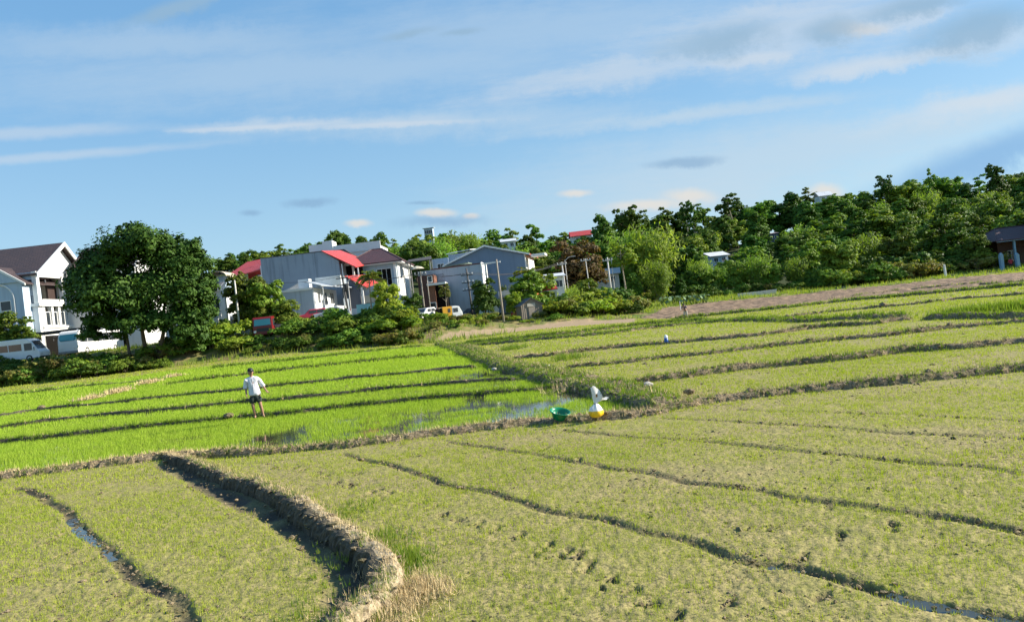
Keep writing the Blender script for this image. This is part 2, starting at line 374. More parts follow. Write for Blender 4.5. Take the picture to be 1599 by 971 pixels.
di = mixc(nt, n2.outputs[0], (.42, .30, .19), (.27, .20, .12))
c = mixc(nt, s1.outputs[2], c, di)
bk = mixc(nt, ramp(nt, noise(nt, .5, 6, .65, wp).outputs[0], [(.4, 0.), (.62, 1.)]).outputs[0], (.11, .15, .03), (.27, .2, .1))
c = mixc(nt, s2.outputs[0], c, bk)
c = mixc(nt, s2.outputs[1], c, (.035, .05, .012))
c = mixc(nt, s2.outputs[2], c, (.075, .06, .042))
L(nt, c, b.inputs['Base Color'])
rr = nt.nodes.new('ShaderNodeMapRange'); L(nt, s2.outputs[2], rr.inputs[0]); rr.inputs[3].default_value = .9; rr.inputs[4].default_value = .8; L(nt, rr.outputs[0], b.inputs['Roughness'])
b.inputs['Specular IOR Level'].default_value = .2
bump(nt, b, math_(nt, 'ADD', n3.outputs[0], n2.outputs[0]), .55, .035)
MSOIL = m
me = npmesh('ground', Vg, 4, quads, m, True, col1)
at = me.color_attributes.new('Col2', 'FLOAT_COLOR', 'POINT'); c2 = np.ones((len(Vg), 4), np.float32)
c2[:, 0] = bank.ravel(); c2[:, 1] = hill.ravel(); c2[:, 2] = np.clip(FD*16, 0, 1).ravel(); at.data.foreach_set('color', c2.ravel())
ground = tag(link('ground', me), 'muddy rice fields rising to a wooded slope', 'ground', kind='structure')
# ------------------------------------------------------------------ water
m, nt, b, o = nmat('paddy_water'); b.inputs['Base Color'].default_value = (.045, .045, .03, 1); b.inputs['Roughness'].default_value = .04
b.inputs['Specular IOR Level'].default_value = .6
wn = noise(nt, 6, 3, .5, wpos(nt)); bump(nt, b, wn.outputs[0], .06, .02); MW = m
def water(pts, z, label):
    mb = MB(); mb.slab([(x, y, z) for x, y in pts], .02); o = mb.build('water', MW)
    return tag(o, label, 'water', kind='structure')
water(GL([(-420,792),(0,743),(130,727),(260,711),(400,706),(540,694),(700,674),(850,658),(960,648),(1000,637),(925,613),(880,604),(720,619),(560,634),(440,648),(320,658),(160,675),(0,692),(-420,746)]), -.035, 'shallow sky-reflecting water in the front green paddy beside the basin')
q = GL([(560,634),(720,619),(880,604),(850,594),(805,589),(700,599),(600,608),(500,618)])
water(q, zat(q[:, 0].mean(), q[:, 1].mean())-.03, 'shallow water at the end of the second green paddy')
q = GL([(640,605),(700,599),(805,590),(770,572),(745,573),(690,579),(640,584)])
water(q, zat(*q.mean(0))-.02, 'shallow water at the end of the third green paddy')
q = GL([(-100,685),(0,668),(150,651),(380,630),(380,648),(160,675),(0,691),(-100,706)])
water(q, zat(*q.mean(0))-.04, 'shallow water lying along the long green paddy at the left')
def ribbon(px, w, dz, label, rng=(0, 1)):
    l, s = resample(GL(px), .12); t = np.gradient(l, axis=0); t /= np.hypot(*t.T)[:, None]; nrm = np.c_[-t[:, 1], t[:, 0]]
    ww = w*(.35+1.1*vn(l[:, 0]*4, l[:, 1]*4, 55))[:, None]; a, c_ = l+nrm*ww, l-nrm*ww; z = zb(l[:, 0], l[:, 1])+dz
    V = np.concatenate([np.c_[a, z], np.c_[c_, z]]); n = len(l); i = np.arange(n-1)
    return tag(link('puddle', npmesh('puddle', V, 4, np.stack([i, i+1, n+i+1, n+i], -1), MW)), label, 'puddle', kind='structure')
ribbon([(1385,925),(1440,938),(1492,951),(1560,966),(1640,988)], .16, -.022, 'long puddle in the rut at the bottom right corner')
ribbon([(1195,882),(1225,891),(1253,894)], .11, -.03, 'short puddle in the long rut')
ribbon([(112,806),(121,825),(137,841),(160,858),(175,872)], .12, -.035, 'puddle in the rut of the left field')
# ------------------------------------------------------------------ earth bunds between the paddies
m, nt, b, o = nmat('bund_soil'); wp = wpos(nt); b.inputs['Roughness'].default_value = .95; b.inputs['Specular IOR Level'].default_value = .1
n1 = noise(nt, 2.2, 6, .7, wp); n2 = noise(nt, 16, 5, .65, wp)
c = mixc(nt, ramp(nt, n2.outputs[0], [(.35, 0.), (.65, 1.)]).outputs[0], (.10, .075, .045), (.36, .275, .175))
c = mixc(nt, ramp(nt, n1.outputs[0], [(.45, 0.), (.7, .8)]).outputs[0], c, (.12, .13, .04))
L(nt, c, b.inputs['Base Color']); bump(nt, b, n2.outputs[0], .9, .05); MBUND = m
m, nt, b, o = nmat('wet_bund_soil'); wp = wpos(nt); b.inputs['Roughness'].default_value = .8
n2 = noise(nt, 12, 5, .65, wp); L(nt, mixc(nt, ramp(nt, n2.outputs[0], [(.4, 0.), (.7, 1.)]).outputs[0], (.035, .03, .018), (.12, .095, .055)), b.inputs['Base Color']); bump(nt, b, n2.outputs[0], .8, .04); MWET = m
m, nt, b, o = nmat('trodden_bund_soil'); wp = wpos(nt); b.inputs['Roughness'].default_value = .95
n1 = noise(nt, 3, 6, .7, wp); n2 = noise(nt, 18, 5, .65, wp); c = mixc(nt, ramp(nt, n2.outputs[0], [(.35, 0.), (.6, 1.)]).outputs[0], (.19, .14, .08), (.50, .395, .25))
L(nt, mixc(nt, ramp(nt, n1.outputs[0], [(.5, 0.), (.72, .7)]).outputs[0], c, (.2, .2, .06)), b.inputs['Base Color']); bump(nt, b, n2.outputs[0], .8, .04); MTAN = m
BL = {}
clod_pts = []; tuft_pts = []; straw_pts = []
for name, px, w, h, gr, stw in BUNDS:
    dm = np.median(GL(px)[:, 1]); g = ext(px)
    if name in ('m', 'n', 'o', 'g2', 'p', 'q', 'r', 'k', 'l'): w *= .82; h *= .72
    ds = float(np.clip(dm*.004, .05, .22))
    l, s = resample(g, ds); BL[name] = l
    n = len(l); K = 15
    t = np.gradient(l, axis=0); t /= np.maximum(np.hypot(*t.T), 1e-6)[:, None]; nrm = np.c_[-t[:, 1], t[:, 0]]
    arc = np.linspace(0, s, n); sd = hash(name) % 97 if False else sum(map(ord, name))
    wv = w*(.75+.5*fbm(arc*.5, arc*0+sd, sd, 3)); off = (fbm(arc*.35, arc*0+5, sd+3, 3)-.5)*.5*w
    end = np.clip(np.minimum(arc, s-arc)/.5, 0, 1)**.5
    hv = .78*h*(.65+.7*fbm(arc*.8, arc*0+9, sd+7, 3))*end
    tt = np.linspace(-1, 1, K)
    prof = np.clip(1-np.abs(tt)**(5. if name == 'h' else 3.), 0, 1)
    lat = off[:, None] + wv[:, None]*.62*tt[None, :]
    X = l[:, 0, None]+nrm[:, 0, None]*lat; Y = l[:, 1, None]+nrm[:, 1, None]*lat
    fr = 1/np.clip(dm*.012, .12, .6)
    rough = (fbm(X*fr, Y*fr, sd, 3)-.5)*(.4 if name == 'h' else .7)*hv[:, None]*np.clip(prof+.25, 0, 1)
    Zb = zb(X, Y) - .10 + (hv[:, None]*prof + rough*.9) + .10*prof
    X = X + (vn(X*fr*1.7, Y*fr*1.7, sd+1)-.5)*.25*w; Y = Y + (vn(X*fr*1.7, Y*fr*1.7, sd+2)-.5)*.25*w
    V = np.stack([X, Y, Zb], -1).reshape(-1, 3); I = np.arange(n*K).reshape(n, K)
    q = np.stack([I[:-1, :-1], I[1:, :-1], I[1:, 1:], I[:-1, 1:]], -1).reshape(-1, 4)
    tag(link('earth_bund', npmesh('earth_bund', V, 4, q, MWET if name in ('a', 'b', 'c', 'd', 'e', 'f', 'f2') else MBUND, False)), 'low clodded earth bund between paddies', 'bund', 'earth bunds between the paddies', 'structure')
    if name == 'h':   # ditch side: wet soil, near-black also to deepen the bund's shaded face
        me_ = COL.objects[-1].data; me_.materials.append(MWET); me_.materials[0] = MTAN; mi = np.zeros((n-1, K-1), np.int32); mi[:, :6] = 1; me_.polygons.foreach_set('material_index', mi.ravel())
    # scatter along it
    T = V.reshape(n, K, 3)
    def pick(cnt, lo=1, hi=K-1, fn=None):
        i = RNG.integers(0, n, cnt); k = RNG.integers(lo, hi, cnt); p = T[i, k].copy(); p[:, :2] += RNG.normal(0, ds*.5, (cnt, 2)); return p
    dens = float(np.clip(16/dm, .12, 2.2))
    clod_pts.append((pick(int(s*18*dens*(0 if name in ('a','b','c','d','e','f','f2') else 1)*(1 if gr < .7 else .35))), np.clip(dm*.0014, .018, .06)))
    pg = pick(int(s*(110 if dm < 40 else 120)*gr*np.clip(dens, .3, 2)), 5 if name == 'h' else 1, K-1)
    keep = vn(pg[:, 0]*.8, pg[:, 1]*.8, sd) > (.62-.55*gr); tuft_pts.append((pg[keep], dm))
    ps = pick(int(s*90*stw*np.clip(dens, .3, 2.5)*(.6 if name == 'h' else 1)), 6 if name == 'h' else 2, K-2); straw_pts.append((ps, dm))
# clods: irregular lumps
ico = bmesh.new(); bmesh.ops.create_icosphere(ico, subdivisions=1, radius=1); icv = np.array([v.co[:] for v in ico.verts]); icf = np.array([[v.index for v in f.verts] for f in ico.faces]); ico.free()
def lumps(pts, size, zs=.7):
    n = len(pts); sc_ = size*RNG.lognormal(0, .5, n)
    jit = 1+RNG.normal(0, .22, (n, len(icv)))
    ang = RNG.uniform(0, 2*PI, n); ca, sa = np.cos(ang), np.sin(ang)
    b_ = icv[None]*jit[..., None]*sc_[:, None, None]
    x = b_[..., 0]*ca[:, None]*1.25-b_[..., 1]*sa[:, None]; y = b_[..., 0]*sa[:, None]*1.25+b_[..., 1]*ca[:, None]
    V = np.stack([x, y, b_[..., 2]*zs], -1)+pts[:, None, :]
    Fc = icf[None]+(np.arange(n)*len(icv))[:, None, None]
    return V.reshape(-1, 3), Fc.reshape(-1, 3)
Vs, Fs, k = [], [], 0
for p, s_ in clod_pts:
    if len(p) == 0: continue
    v, f = lumps(p, s_); Vs.append(v); Fs.append(f+k); k += len(v)
for l, w, d in FU:   # spoil beside the ruts
    i = RNG.integers(0, len(l), int(len(l)*3.2)); p = l[i]+RNG.normal(0, w*.75, (len(i), 2)); p = p[p[:, 1] < 45]
    p = np.c_[p, zb(p[:, 0], p[:, 1])+.0]; v, f = lumps(p, .013, .75); Vs.append(v); Fs.append(f+k); k += len(v)
p = np.repeat(ST, 8, 0)+RNG.normal(0, .1, (len(ST)*8, 2)); v, f = lumps(np.c_[p, zb(p[:, 0], p[:, 1])], .011, .8); Vs.append(v); Fs.append(f+k); k += len(v)
nn = 15000; Yc = 4.5+34*RNG.random(nn)**1.5; Xc = RNG.uniform(-.8, .8, nn)*Yc; kp = (~inpoly(Xc, Yc, LUSH)) & (fbm(Xc*.5, Yc*.5, 77, 3) >.47); Xc, Yc = Xc[kp], Yc[kp]
v, f = lumps(np.c_[Xc, Yc, zb(Xc, Yc)], .006+.0004*Yc, .7); Vs.append(v); Fs.append(f+k); k += len(v)
tag(link('mud_clods', npmesh('mud_clods', np.concatenate(Vs), 3, np.concatenate(Fs), MBUND, False)), 'crumbled mud clods strewn over bunds and ruts', 'mud clods', kind='stuff')
# ------------------------------------------------------------------ blades
def blades(P0, nb, h, w, lean, spread, seed=0, hv=.35, tint=None):
    """P0 (n,3) tuft bases -> triangles"""
    r = np.random.default_rng(seed); n = len(P0); tot = n*nb
    base = np.repeat(P0, nb, 0).astype(float); base[:, :2] += r.normal(0, 1, (tot, 2))*(np.repeat(spread, nb)[:, None] if hasattr(spread, '__len__') else spread)
    az = r.uniform(0, 2*PI, tot); H = (np.repeat(h, nb) if hasattr(h, '__len__') else h)*np.clip(r.normal(1, hv, tot), .3, 2)
    Wd = (np.repeat(w, nb) if hasattr(w, '__len__') else w)*r.uniform(.7, 1.3, tot)
    la = r.uniform(0, 2*PI, tot); ll = np.abs(r.normal(0, lean, tot))
    dx, dy = np.cos(az)*Wd*.5, np.sin(az)*Wd*.5
    tip = base+np.c_[np.cos(la)*ll*H, np.sin(la)*ll*H, H*np.sqrt(np.clip(1-ll**2, .1, 1))]
    base[:, 2] -= .01
    V = np.stack([base+np.c_[dx, dy, dx*0], base-np.c_[dx, dy, dx*0], tip], 1).reshape(-1, 3)
    c = np.repeat(np.repeat(r.random((n, 2)), nb, 0)*.6+r.random((tot, 2))*.4, 3, 0)
    if tint is not None: c[:, 0] = np.clip(c[:, 0]*.6+np.repeat(np.repeat(tint, nb), 3)*.6-.1, 0, 1)
    return V, c
def blade_obj(name, parts, mat, label, cat):
    V = np.concatenate([p[0] for p in parts]); c = np.concatenate([p[1] for p in parts])
    c3 = np.c_[c, np.zeros(len(c))]
    return tag(link(name, npmesh(name, V, 3, np.arange(len(V)), mat, False, c3)), label, cat, kind='stuff')
def scatter(dens, y0, y1, amax=.8, seed=0):
    r = np.random.default_rng(seed); area = amax*(y1*y1-y0*y0); n = int(area*dens)
    Y = np.sqrt(r.uniform(y0*y0, y1*y1, n)); X = r.uniform(-amax, amax, n)*Y; return X, Y
LM_s = leafmat('seedling_green', (.38, .41, .05), (.28, .35, .04), (.46, .40, .16), .3, 0, 0)
LM_l = leafmat('lush_rice_green', (.37, .47, .055), (.26, .39, .04), None, .35, 0, 0)
LM_g = leafmat('bund_grass_green', (.09, .17, .025), (.20, .25, .04), (.42, .35, .16), .4, 0, 0)
LM_w = plain('dry_straw', (.62, .48, .25), .8, (.44, .33, .17), 4, .8)
parts = []
for dens, y0, y1, nb, h, w in ((760, 3.6, 9, 3, .036, .0056), (480, 9, 16, 3, .042, .0085), (190, 16, 28, 3, .052, .0145), (42, 28, 50, 3, .075, .03), (12, 50, 112, 3, .10, .06)):
    X, Y = scatter(dens, y0, y1, 1.1 if y0 < 20 else .95, int(y0*10)); a = X/np.maximum(Y, 25)
    pn = fbm(X*.45, Y*.45, 61, 3)*.7+vn(X*2.2, Y*2.2, 62)*.3
    kp = (~inpoly(X, Y, LUSH)) & (pn+RNG.normal(0, .13, len(X)) > .40) & (Y < np.interp(a, AE, YE)-1)
    X, Y, pn = X[kp], Y[kp], pn[kp]
    if y0 < 40:
        fd = furrow_depth(X, Y); kp = fd < .008+RNG.random(len(X))*.02; X, Y, pn = X[kp], Y[kp], pn[kp]
    else:
        kp = ~(inpoly(X, Y, PLOW) | inpoly(X, Y, DIRT)); X, Y, pn = X[kp], Y[kp], pn[kp]
    parts.append(blades(np.c_[X, Y, zb(X, Y)], nb, h*(.7+.6*pn), w, .45, h*.35, int(y1), tint=np.clip((pn-.4)*2.5, 0, 1)))
blade_obj('rice_seedlings', parts, LM_s, 'sparse yellow-green rice seedlings sprouting over the tan mud fields', 'rice seedlings')
parts = []
for dens, y0, y1, nb, h, w in ((260, 9, 20, 4, .10, .009), (190, 20, 32, 4, .11, .013), (65, 32, 52, 4, .13, .025), (26, 52, 86, 3, .19, .05)):
    X, Y = scatter(dens, y0, y1, 1.0, int(y0*10)+1); kp = inpoly(X, Y, LUSH); X, Y = X[kp], Y[kp]
    pn = fbm(X*.28, Y*.35, 91, 3)*.7+vn(X*1.3, Y*1.3, 93)*.3
    thr = np.where(Y < 36, .28+.10*sst((X+9)/9.)*(Y < 34), .12)
    for (wx_, wy_, wr) in ((375,690,.6),(425,692,.5),(395,672,.4),(460,675,.6),(600,672,1.2),(640,660,.8),(790,640,1.3),(805,655,.8),(760,628,.9),(850,628,1.2),(905,632,1.2),(60,715,1.0),(800,605,2.),(740,580,2.5),(120,668,2.),(440,580+60,1.)):
        g_ = G(wx_, wy_); thr = thr+.10*np.clip(1.3-np.hypot(X-g_.x, (Y-g_.y)*.45)/wr, 0, 1)
    kp = pn+RNG.normal(0, .06, len(X)) > thr; X, Y, pn = X[kp], Y[kp], pn[kp]
    parts.append(blades(np.c_[X, Y, zb(X, Y)-.05], nb, h*(.8+.4*pn), w, .16, .03+h*.15, int(y1)+5, hv=.2, tint=pn))
blade_obj('young_rice', parts, LM_l, 'dense bright green young rice standing in shallow water', 'young rice')
parts = []
for i, (p, dm) in enumerate(tuft_pts):
    if len(p): parts.append(blades(p, 5, np.clip(.035+dm*.0026, .05, .27), np.clip(dm*.0009, .008, .06), .5, np.clip(dm*.001, .02, .1), 300+i))
# bright tuft patches by the curved bund and tall grass on the far right
for (x, y, n, sp, h) in ((540,800,90,.25,.07),(598,848,120,.2,.085),(632,878,150,.13,.10),(625,902,80,.12,.09),(520,880,50,.3,.06),(575,965,60,.2,.07),(470,970,50,.2,.07),(800,545,120,.5,.3),(890,560,100,.5,.3)):
    g = G(x, y); q = np.c_[RNG.normal(g.x, sp, n), RNG.normal(g.y, sp*1.6, n)]; parts.append(blades(np.c_[q, zb(q[:, 0], q[:, 1])+.02], 5, h, .011 if h < .25 else .025, .45, .02, x))
l = GL([(1487,493),(1540,488),(1599,482),(1700,474)]); l, s = resample(l, .2); i = RNG.integers(0, len(l), 1500); q = l[i]+RNG.normal(0, .45, (1500, 2)); parts.append(blades(np.c_[q, zb(q[:, 0], q[:, 1])], 4, .36, .06, .3, .1, 5))
blade_obj('bund_grass', parts, LM_g, 'grass tufts growing along the earth bunds', 'grass')
parts = []
for i, (p, dm) in enumerate(straw_pts):
    if len(p): parts.append(blades(p+np.array([0, 0, .01]), 3, np.clip(.04+dm*.003, .06, .2), np.clip(dm*.0007, .006, .03), .97, .03, 500+i))
for (x, y, n, sp, h) in ((648,922,420,.11,.075),(625,955,350,.17,.07),(560,960,150,.2,.06),(600,900,120,.18,.06),(900,605,160,.5,.2),(1080,622,200,.45,.14),(690,925,60,.1,.1)):
    g = G(x, y); q = np.c_[RNG.normal(g.x, sp, n), RNG.normal(g.y, sp*1.5, n)]; parts.append(blades(np.c_[q, zb(q[:, 0], q[:, 1])+.04], 4, h, .008 if h < .17 else .02, .9, .03, x+1))
l, s = resample(GL([(100,632),(150,622),(200,608),(240,597),(275,588)]), .1); i = RNG.integers(0, len(l), 1300); i = i[vn(l[i, 0]*.7, l[i, 1]*.7, 4) > .42]; q = l[i]+RNG.normal(0, .35, (len(i), 2)); parts.append(blades(np.c_[q, zb(q[:, 0], q[:, 1])+.08], 3, .25, .05, .95, .08, 6))
V = np.concatenate([p_[0] for p_ in parts])
tag(link('dry_straw', npmesh('dry_straw', V, 3, np.arange(len(V)), LM_w)), 'dry tan straw and dead grass lying on the bunds', 'straw', kind='stuff')
# bank grass at the far edge of the paddies
X, Y = scatter(2.6, 70, 140, .85, 99); a = X/np.maximum(Y, 25); d = Y-np.interp(a, AE, YE)
kp = (d > -1) & (d < np.where(a > .14, 40, 16)) & ~inpoly(X, Y, PLOW) & ~inpoly(X, Y, DIRT) & (fbm(X*.25, Y*.25, 15, 3)+RNG.normal(0, .05, len(X)) > .40); X, Y = X[kp], Y[kp]
LM_b = leafmat('bank_grass_green', (.15, .25, .035), (.30, .32, .06), (.45, .35, .16), .4, 0, 0)
blade_obj('bank_grass', [blades(np.c_[X, Y, zb(X, Y)], 5, .5*(.5+fbm(X*.3, Y*.3, 3, 2)), .1, .5, .25, 9)], LM_b, 'rough grass and weeds on the bank behind the paddies', 'grass')
# ================================================================== TREES
BARK = plain('bark', (.16, .12, .08), .9, (.07, .05, .035), 6, .9, bmp=.6)
BARKP = plain('pale_bark', (.40, .35, .27), .9, (.2, .16, .1), 6, .9, bmp=.4)
LMd = leafmat('leaf_dark_green', (.045, .105, .014), (.125, .21, .027), None, .2, .02, .35)
LMm = leafmat('leaf_mid_green', (.065, .135, .017), (.21, .29, .036), None, .24, .025, .4)
LMy = leafmat('leaf_yellow_green', (.17, .26, .03), (.32, .37, .045), None, .38, .02, .2)
LMb = leafmat('leaf_bamboo', (.12, .21, .03), (.25, .33, .05), None, .38, .02, .25)
LMr = leafmat('leaf_brown', (.10, .07, .03), (.17, .11, .045), (.07, .1, .02), .3, .01, .15)
LMp = leafmat('leaf_palm', (.10, .17, .03), (.22, .24, .05), (.42, .3, .07), .35, .02, .2)
LMo = leafmat('leaf_olive', (.15, .17, .035), (.27, .26, .07), (.32, .2, .09), .35, .02, .2)
def leaf_mesh(name, pos, nrm, size, mat, seed, asp=.62, droop=0, br=None):
    r = np.random.default_rng(seed); n = len(pos)
    nrm = nrm/np.maximum(np.linalg.norm(nrm, axis=1), 1e-6)[:, None]
    t = r.normal(0, 1, (n, 3)); t[:, 2] -= droop; t -= nrm*(t*nrm).sum(1)[:, None]; t /= np.maximum(np.linalg.norm(t, axis=1), 1e-6)[:, None]
    s = np.cross(nrm, t); sz = (size*r.uniform(.55, 1.35, n))[:, None]
    b = nrm*sz*r.uniform(-.25, .25, (n, 1))
    V = np.stack([pos-t*sz, pos+s*sz*asp+b, pos+t*sz, pos-s*sz*asp+b], 1).reshape(-1, 3)
    c = r.random((n, 2))
    if br is not None: c[:, 0] = np.clip(br*.65+c[:, 0]*.35, 0, 1)
    return npmesh(name, V, 4, np.arange(4*n), mat, False, np.c_[np.repeat(c, 4, 0), np.zeros(4*n)])
def lobes_crown(lobes, n, size, seed, cl=26, gap=.0, up=.25, out=.8):
    """leaf clumps on the skins of ellipsoid lobes, and sprays inside them"""
    r = np.random.default_rng(seed); lobes = np.array(lobes, float)
    wgt = lobes[:, 3]**2; wgt /= wgt.sum(); P_, N_, B_ = [], [], []
    ncl = max(6, n//cl)
    li = r.choice(len(lobes), ncl, p=wgt)
    d = r.normal(0, 1, (ncl, 3)); d /= np.linalg.norm(d, axis=1)[:, None]; d[:, 2] = np.where(d[:, 2] < -.35, -d[:, 2]*.4, d[:, 2])
    rad = lobes[li, 3]*r.uniform(.62, 1.06, ncl)
    cc = lobes[li, :3]+d*rad[:, None]*np.c_[np.ones(ncl), np.ones(ncl), lobes[li, 4]]
    cr = lobes[li, 3]*r.uniform(.14, .34, ncl)
    k = r.integers(0, ncl, n); q = r.normal(0, 1, (n, 3)); q /= np.linalg.norm(q, axis=1)[:, None]
    ql = r.random((n, 1))**.4
    p = cc[k]+q*ql*cr[k][:, None]*np.array([1.15, 1.15, .75])
    nr = q*.6+d[k]*out+r.normal(0, .45, (n, 3)); nr[:, 2] += up
    br = r.random(ncl)[k]
    return p, nr, br
def limbs(mb, base, top, r0, r1, nb, spread, seed, bend=.3, z0=.35):
    r = np.random.default_rng(seed); base, top = Vector(base), Vector(top)
    pts = [base.lerp(top, t)+Vector(r.normal(0, bend, 3)*np.array([1, 1, 0])*t*(1-t)*2) for t in np.linspace(0, 1, 6)]
    rad = [r0*(1.25 if i == 0 else 1)*(1-t)+r1*t for i, t in enumerate(np.linspace(0, 1, 6))]
    mb.tube(pts, rad, 7)
    for i in range(nb):
        t = r.uniform(z0, .95); a = r.uniform(0, 2*PI); s = base.lerp(top, t); l = spread*(1.15-t*.6)*r.uniform(.7, 1.1)
        e = s+Vector((math.cos(a)*l, math.sin(a)*l, l*r.uniform(.35, .9)))
        mb.tube([s, s.lerp(e, .5)+Vector((0, 0, -.06*l)), e], [r1+(r0-r1)*(1-t)*.55, r1*.8, r1*.3], 5)
def tree_proto(name, lobes, n, size, mat, seed, trunk, cl=26, up=.25, asp=.62, bark=None, droop=0, trunk2=None):
    root = empty(name, (0, 0, 0)); p, nr, br = lobes_crown(lobes, n, size, seed, cl, up=up)
    link('crown', leaf_mesh('crown', p, nr, size, mat, seed+1, asp, droop, br), root)
    mb = MB()
    for tk in ([trunk]+([trunk2] if trunk2 else [])): limbs(mb, *tk)
    mb.build('trunk', bark or BARK, root, smooth=True); return root
def rl(n, R_, z0, z1, r0, r1, seed, zs=.8, top=0):
    r = np.random.default_rng(seed); o = []
    for i in range(n):
        a = i*2.4+r.uniform(-.4, .4); t = (i+.5)/n; rr = R_*math.sqrt(r.uniform(.15, 1))*(1-.55*t*top); o.append((rr*math.cos(a), rr*math.sin(a), z0+(z1-z0)*t, r.uniform(r0, r1)*(1-.3*t), zs))
    return o
PRO = {}
PRO['round'] = [tree_proto('broadleaf_tree', rl(12, 2.6, 2.4, 8.8, 1.5, 2.4, s, .85), 11000, .24, LMm, s, ((0, 0, -.6), (.2, 0, 8), .26, .06, 7, 3, s), 16) for s in (21, 22, 23)]
PRO['dark'] = [tree_proto('evergreen_tree', rl(12, 2.3, 2.0, 9.2, 1.4, 2.1, s, .9, 1), 11000, .22, LMd, s, ((0, 0, -.6), (.1, 0, 9), .28, .05, 7, 2.6, s), 16) for s in (31, 32)]
PRO['tall'] = [tree_proto('tall_tree', rl(13, 1.7, 3.4, 13.2, 1.0, 1.6, s, .75, .5), 8500, .22, LMm, s, ((0, 0, -.6), (.3, .1, 12.8), .24, .05, 12, 2.0, s), 16, bark=BARKP) for s in (41, 42)]
PRO['open'] = [tree_proto('open_crowned_tree', rl(11, 1.9, 7.2, 11.0, .9, 1.4, s, .7), 3600, .2, LMd, s, ((0, 0, -.6), (.3, .1, 10.5), .2, .05, 10, 2.2, s, .3, .55), 14, bark=BARKP) for s in (51, 52)]
def bamboo_proto(seed, H=9., mat=None, nst=46, n=3800, spread=2.6, name='bamboo_clump', ls=.3):
    r = np.random.default_rng(seed); root = empty(name, (0, 0, 0)); mb = MB(); P_, N_, B_ = [], [], []
    for i in range(nst):
        a = r.uniform(0, 2*PI); b0 = Vector((math.cos(a), math.sin(a), 0))*r.uniform(0, .8); h = H*r.uniform(.6, 1.03); out = spread*r.uniform(.3, 1.1)
        pts = []
        for t in np.linspace(0, 1, 7): pts.append(b0+Vector((math.cos(a)*out*t**2.2, math.sin(a)*out*t**2.2, -.4+h*(t-.22*t**4*out/spread))))
        mb.tube(pts, [.05, .05, .045, .04, .03, .02, .01], 4)
        m = n//nst; t = r.uniform(.22, 1, m)**.8; ix = np.clip((t*6).astype(int), 0, 5); f = t*6-ix; pa = np.array([p[:] for p in pts])
        c = pa[ix]*(1-f)[:, None]+pa[ix+1]*f[:, None]; q = r.normal(0, 1, (m, 3))*np.array([.5, .5, .35]); c = c+q; c[:, 2] -= .25
        P_.append(c); nn_ = q*.8+np.array([math.cos(a), math.sin(a), .6])*.7+r.normal(0, .4, (m, 3)); N_.append(nn_); B_.append(np.full(m, r.random()))
    link('crown', leaf_mesh('crown', np.concatenate(P_), np.concatenate(N_), ls, mat or LMb, seed, .3, 1.2, np.concatenate(B_)), root)
    mb.build('trunk', BARKP, root); return root
PRO['bamboo'] = [bamboo_proto(61), bamboo_proto(62)]
def palm_proto(seed, H=6., mat=None, nf=16, fl=2.3, name='palm_tree'):
    r = np.random.default_rng(seed); root = empty(name, (0, 0, 0)); mb = MB(); mb.tube([(0, 0, -.4), (.1, 0, H*.5), (.25, .05, H)], [.17, .13, .1], 7); mb.build('trunk', BARKP, root)
    P_, N_ = [], []
    for i in range(nf):
        a = i*2.399; el = r.uniform(-.1, 1.2); d = np.array([math.cos(a), math.sin(a)])
        for t in np.linspace(.08, 1, 26):
            x = fl*t*math.cos(el*(1-t*.5)); z = fl*(t*math.sin(el)-.55*t*t); w = .5*math.sin(PI*min(1, t*.92+.06))
            for s in (-1, 1):
                P_.append((.25+d[0]*x-d[1]*s*w*.5, .05+d[1]*x+d[0]*s*w*.5, H+z-.12*w)); N_.append((d[1]*s*.5, -d[0]*s*.5, 1))
    pos, nr = np.array(P_), np.array(N_)
    link('crown', leaf_mesh('crown', pos, nr+r.normal(0, .2, nr.shape), .24, mat or LMp, seed, .4), root); return root
PRO['palm'] = [palm_proto(71)]
def place(proto, loc, s=1., rz=None, sz=None, label=None, group=None, cat='tree', name=None):
    t = copy_tree(proto); t.location = loc; t.rotation_euler = (0, 0, random.uniform(0, 6.28) if rz is None else rz); t.scale = (s, s, sz or s)
    if name: t.name = name
    return tag(t, label, cat, group)
def at_px(kind, x, ytop, Y, hw=None, label=None, group=None, base=None, i=None, cat='tree', wide=1., name=None):
    """a tree whose top reaches the given outline point at distance Y; stands on the terrain"""
    top = P(x, ytop, Y); z0 = zat(top.x, Y)
    z0 = z0 if base is None else base
    pr = PRO[kind][random.randrange(len(PRO[kind])) if i is None else i % len(PRO[kind])]
    hp = {'round': 10.3, 'dark': 10.4, 'tall': 13.6, 'open': 11.9, 'bamboo': 8.6, 'palm': 7.2}[kind]
    s = (top.z-z0)/hp
    return place(pr, (top.x, Y, z0), s*wide, None, s, label, group, cat, name)
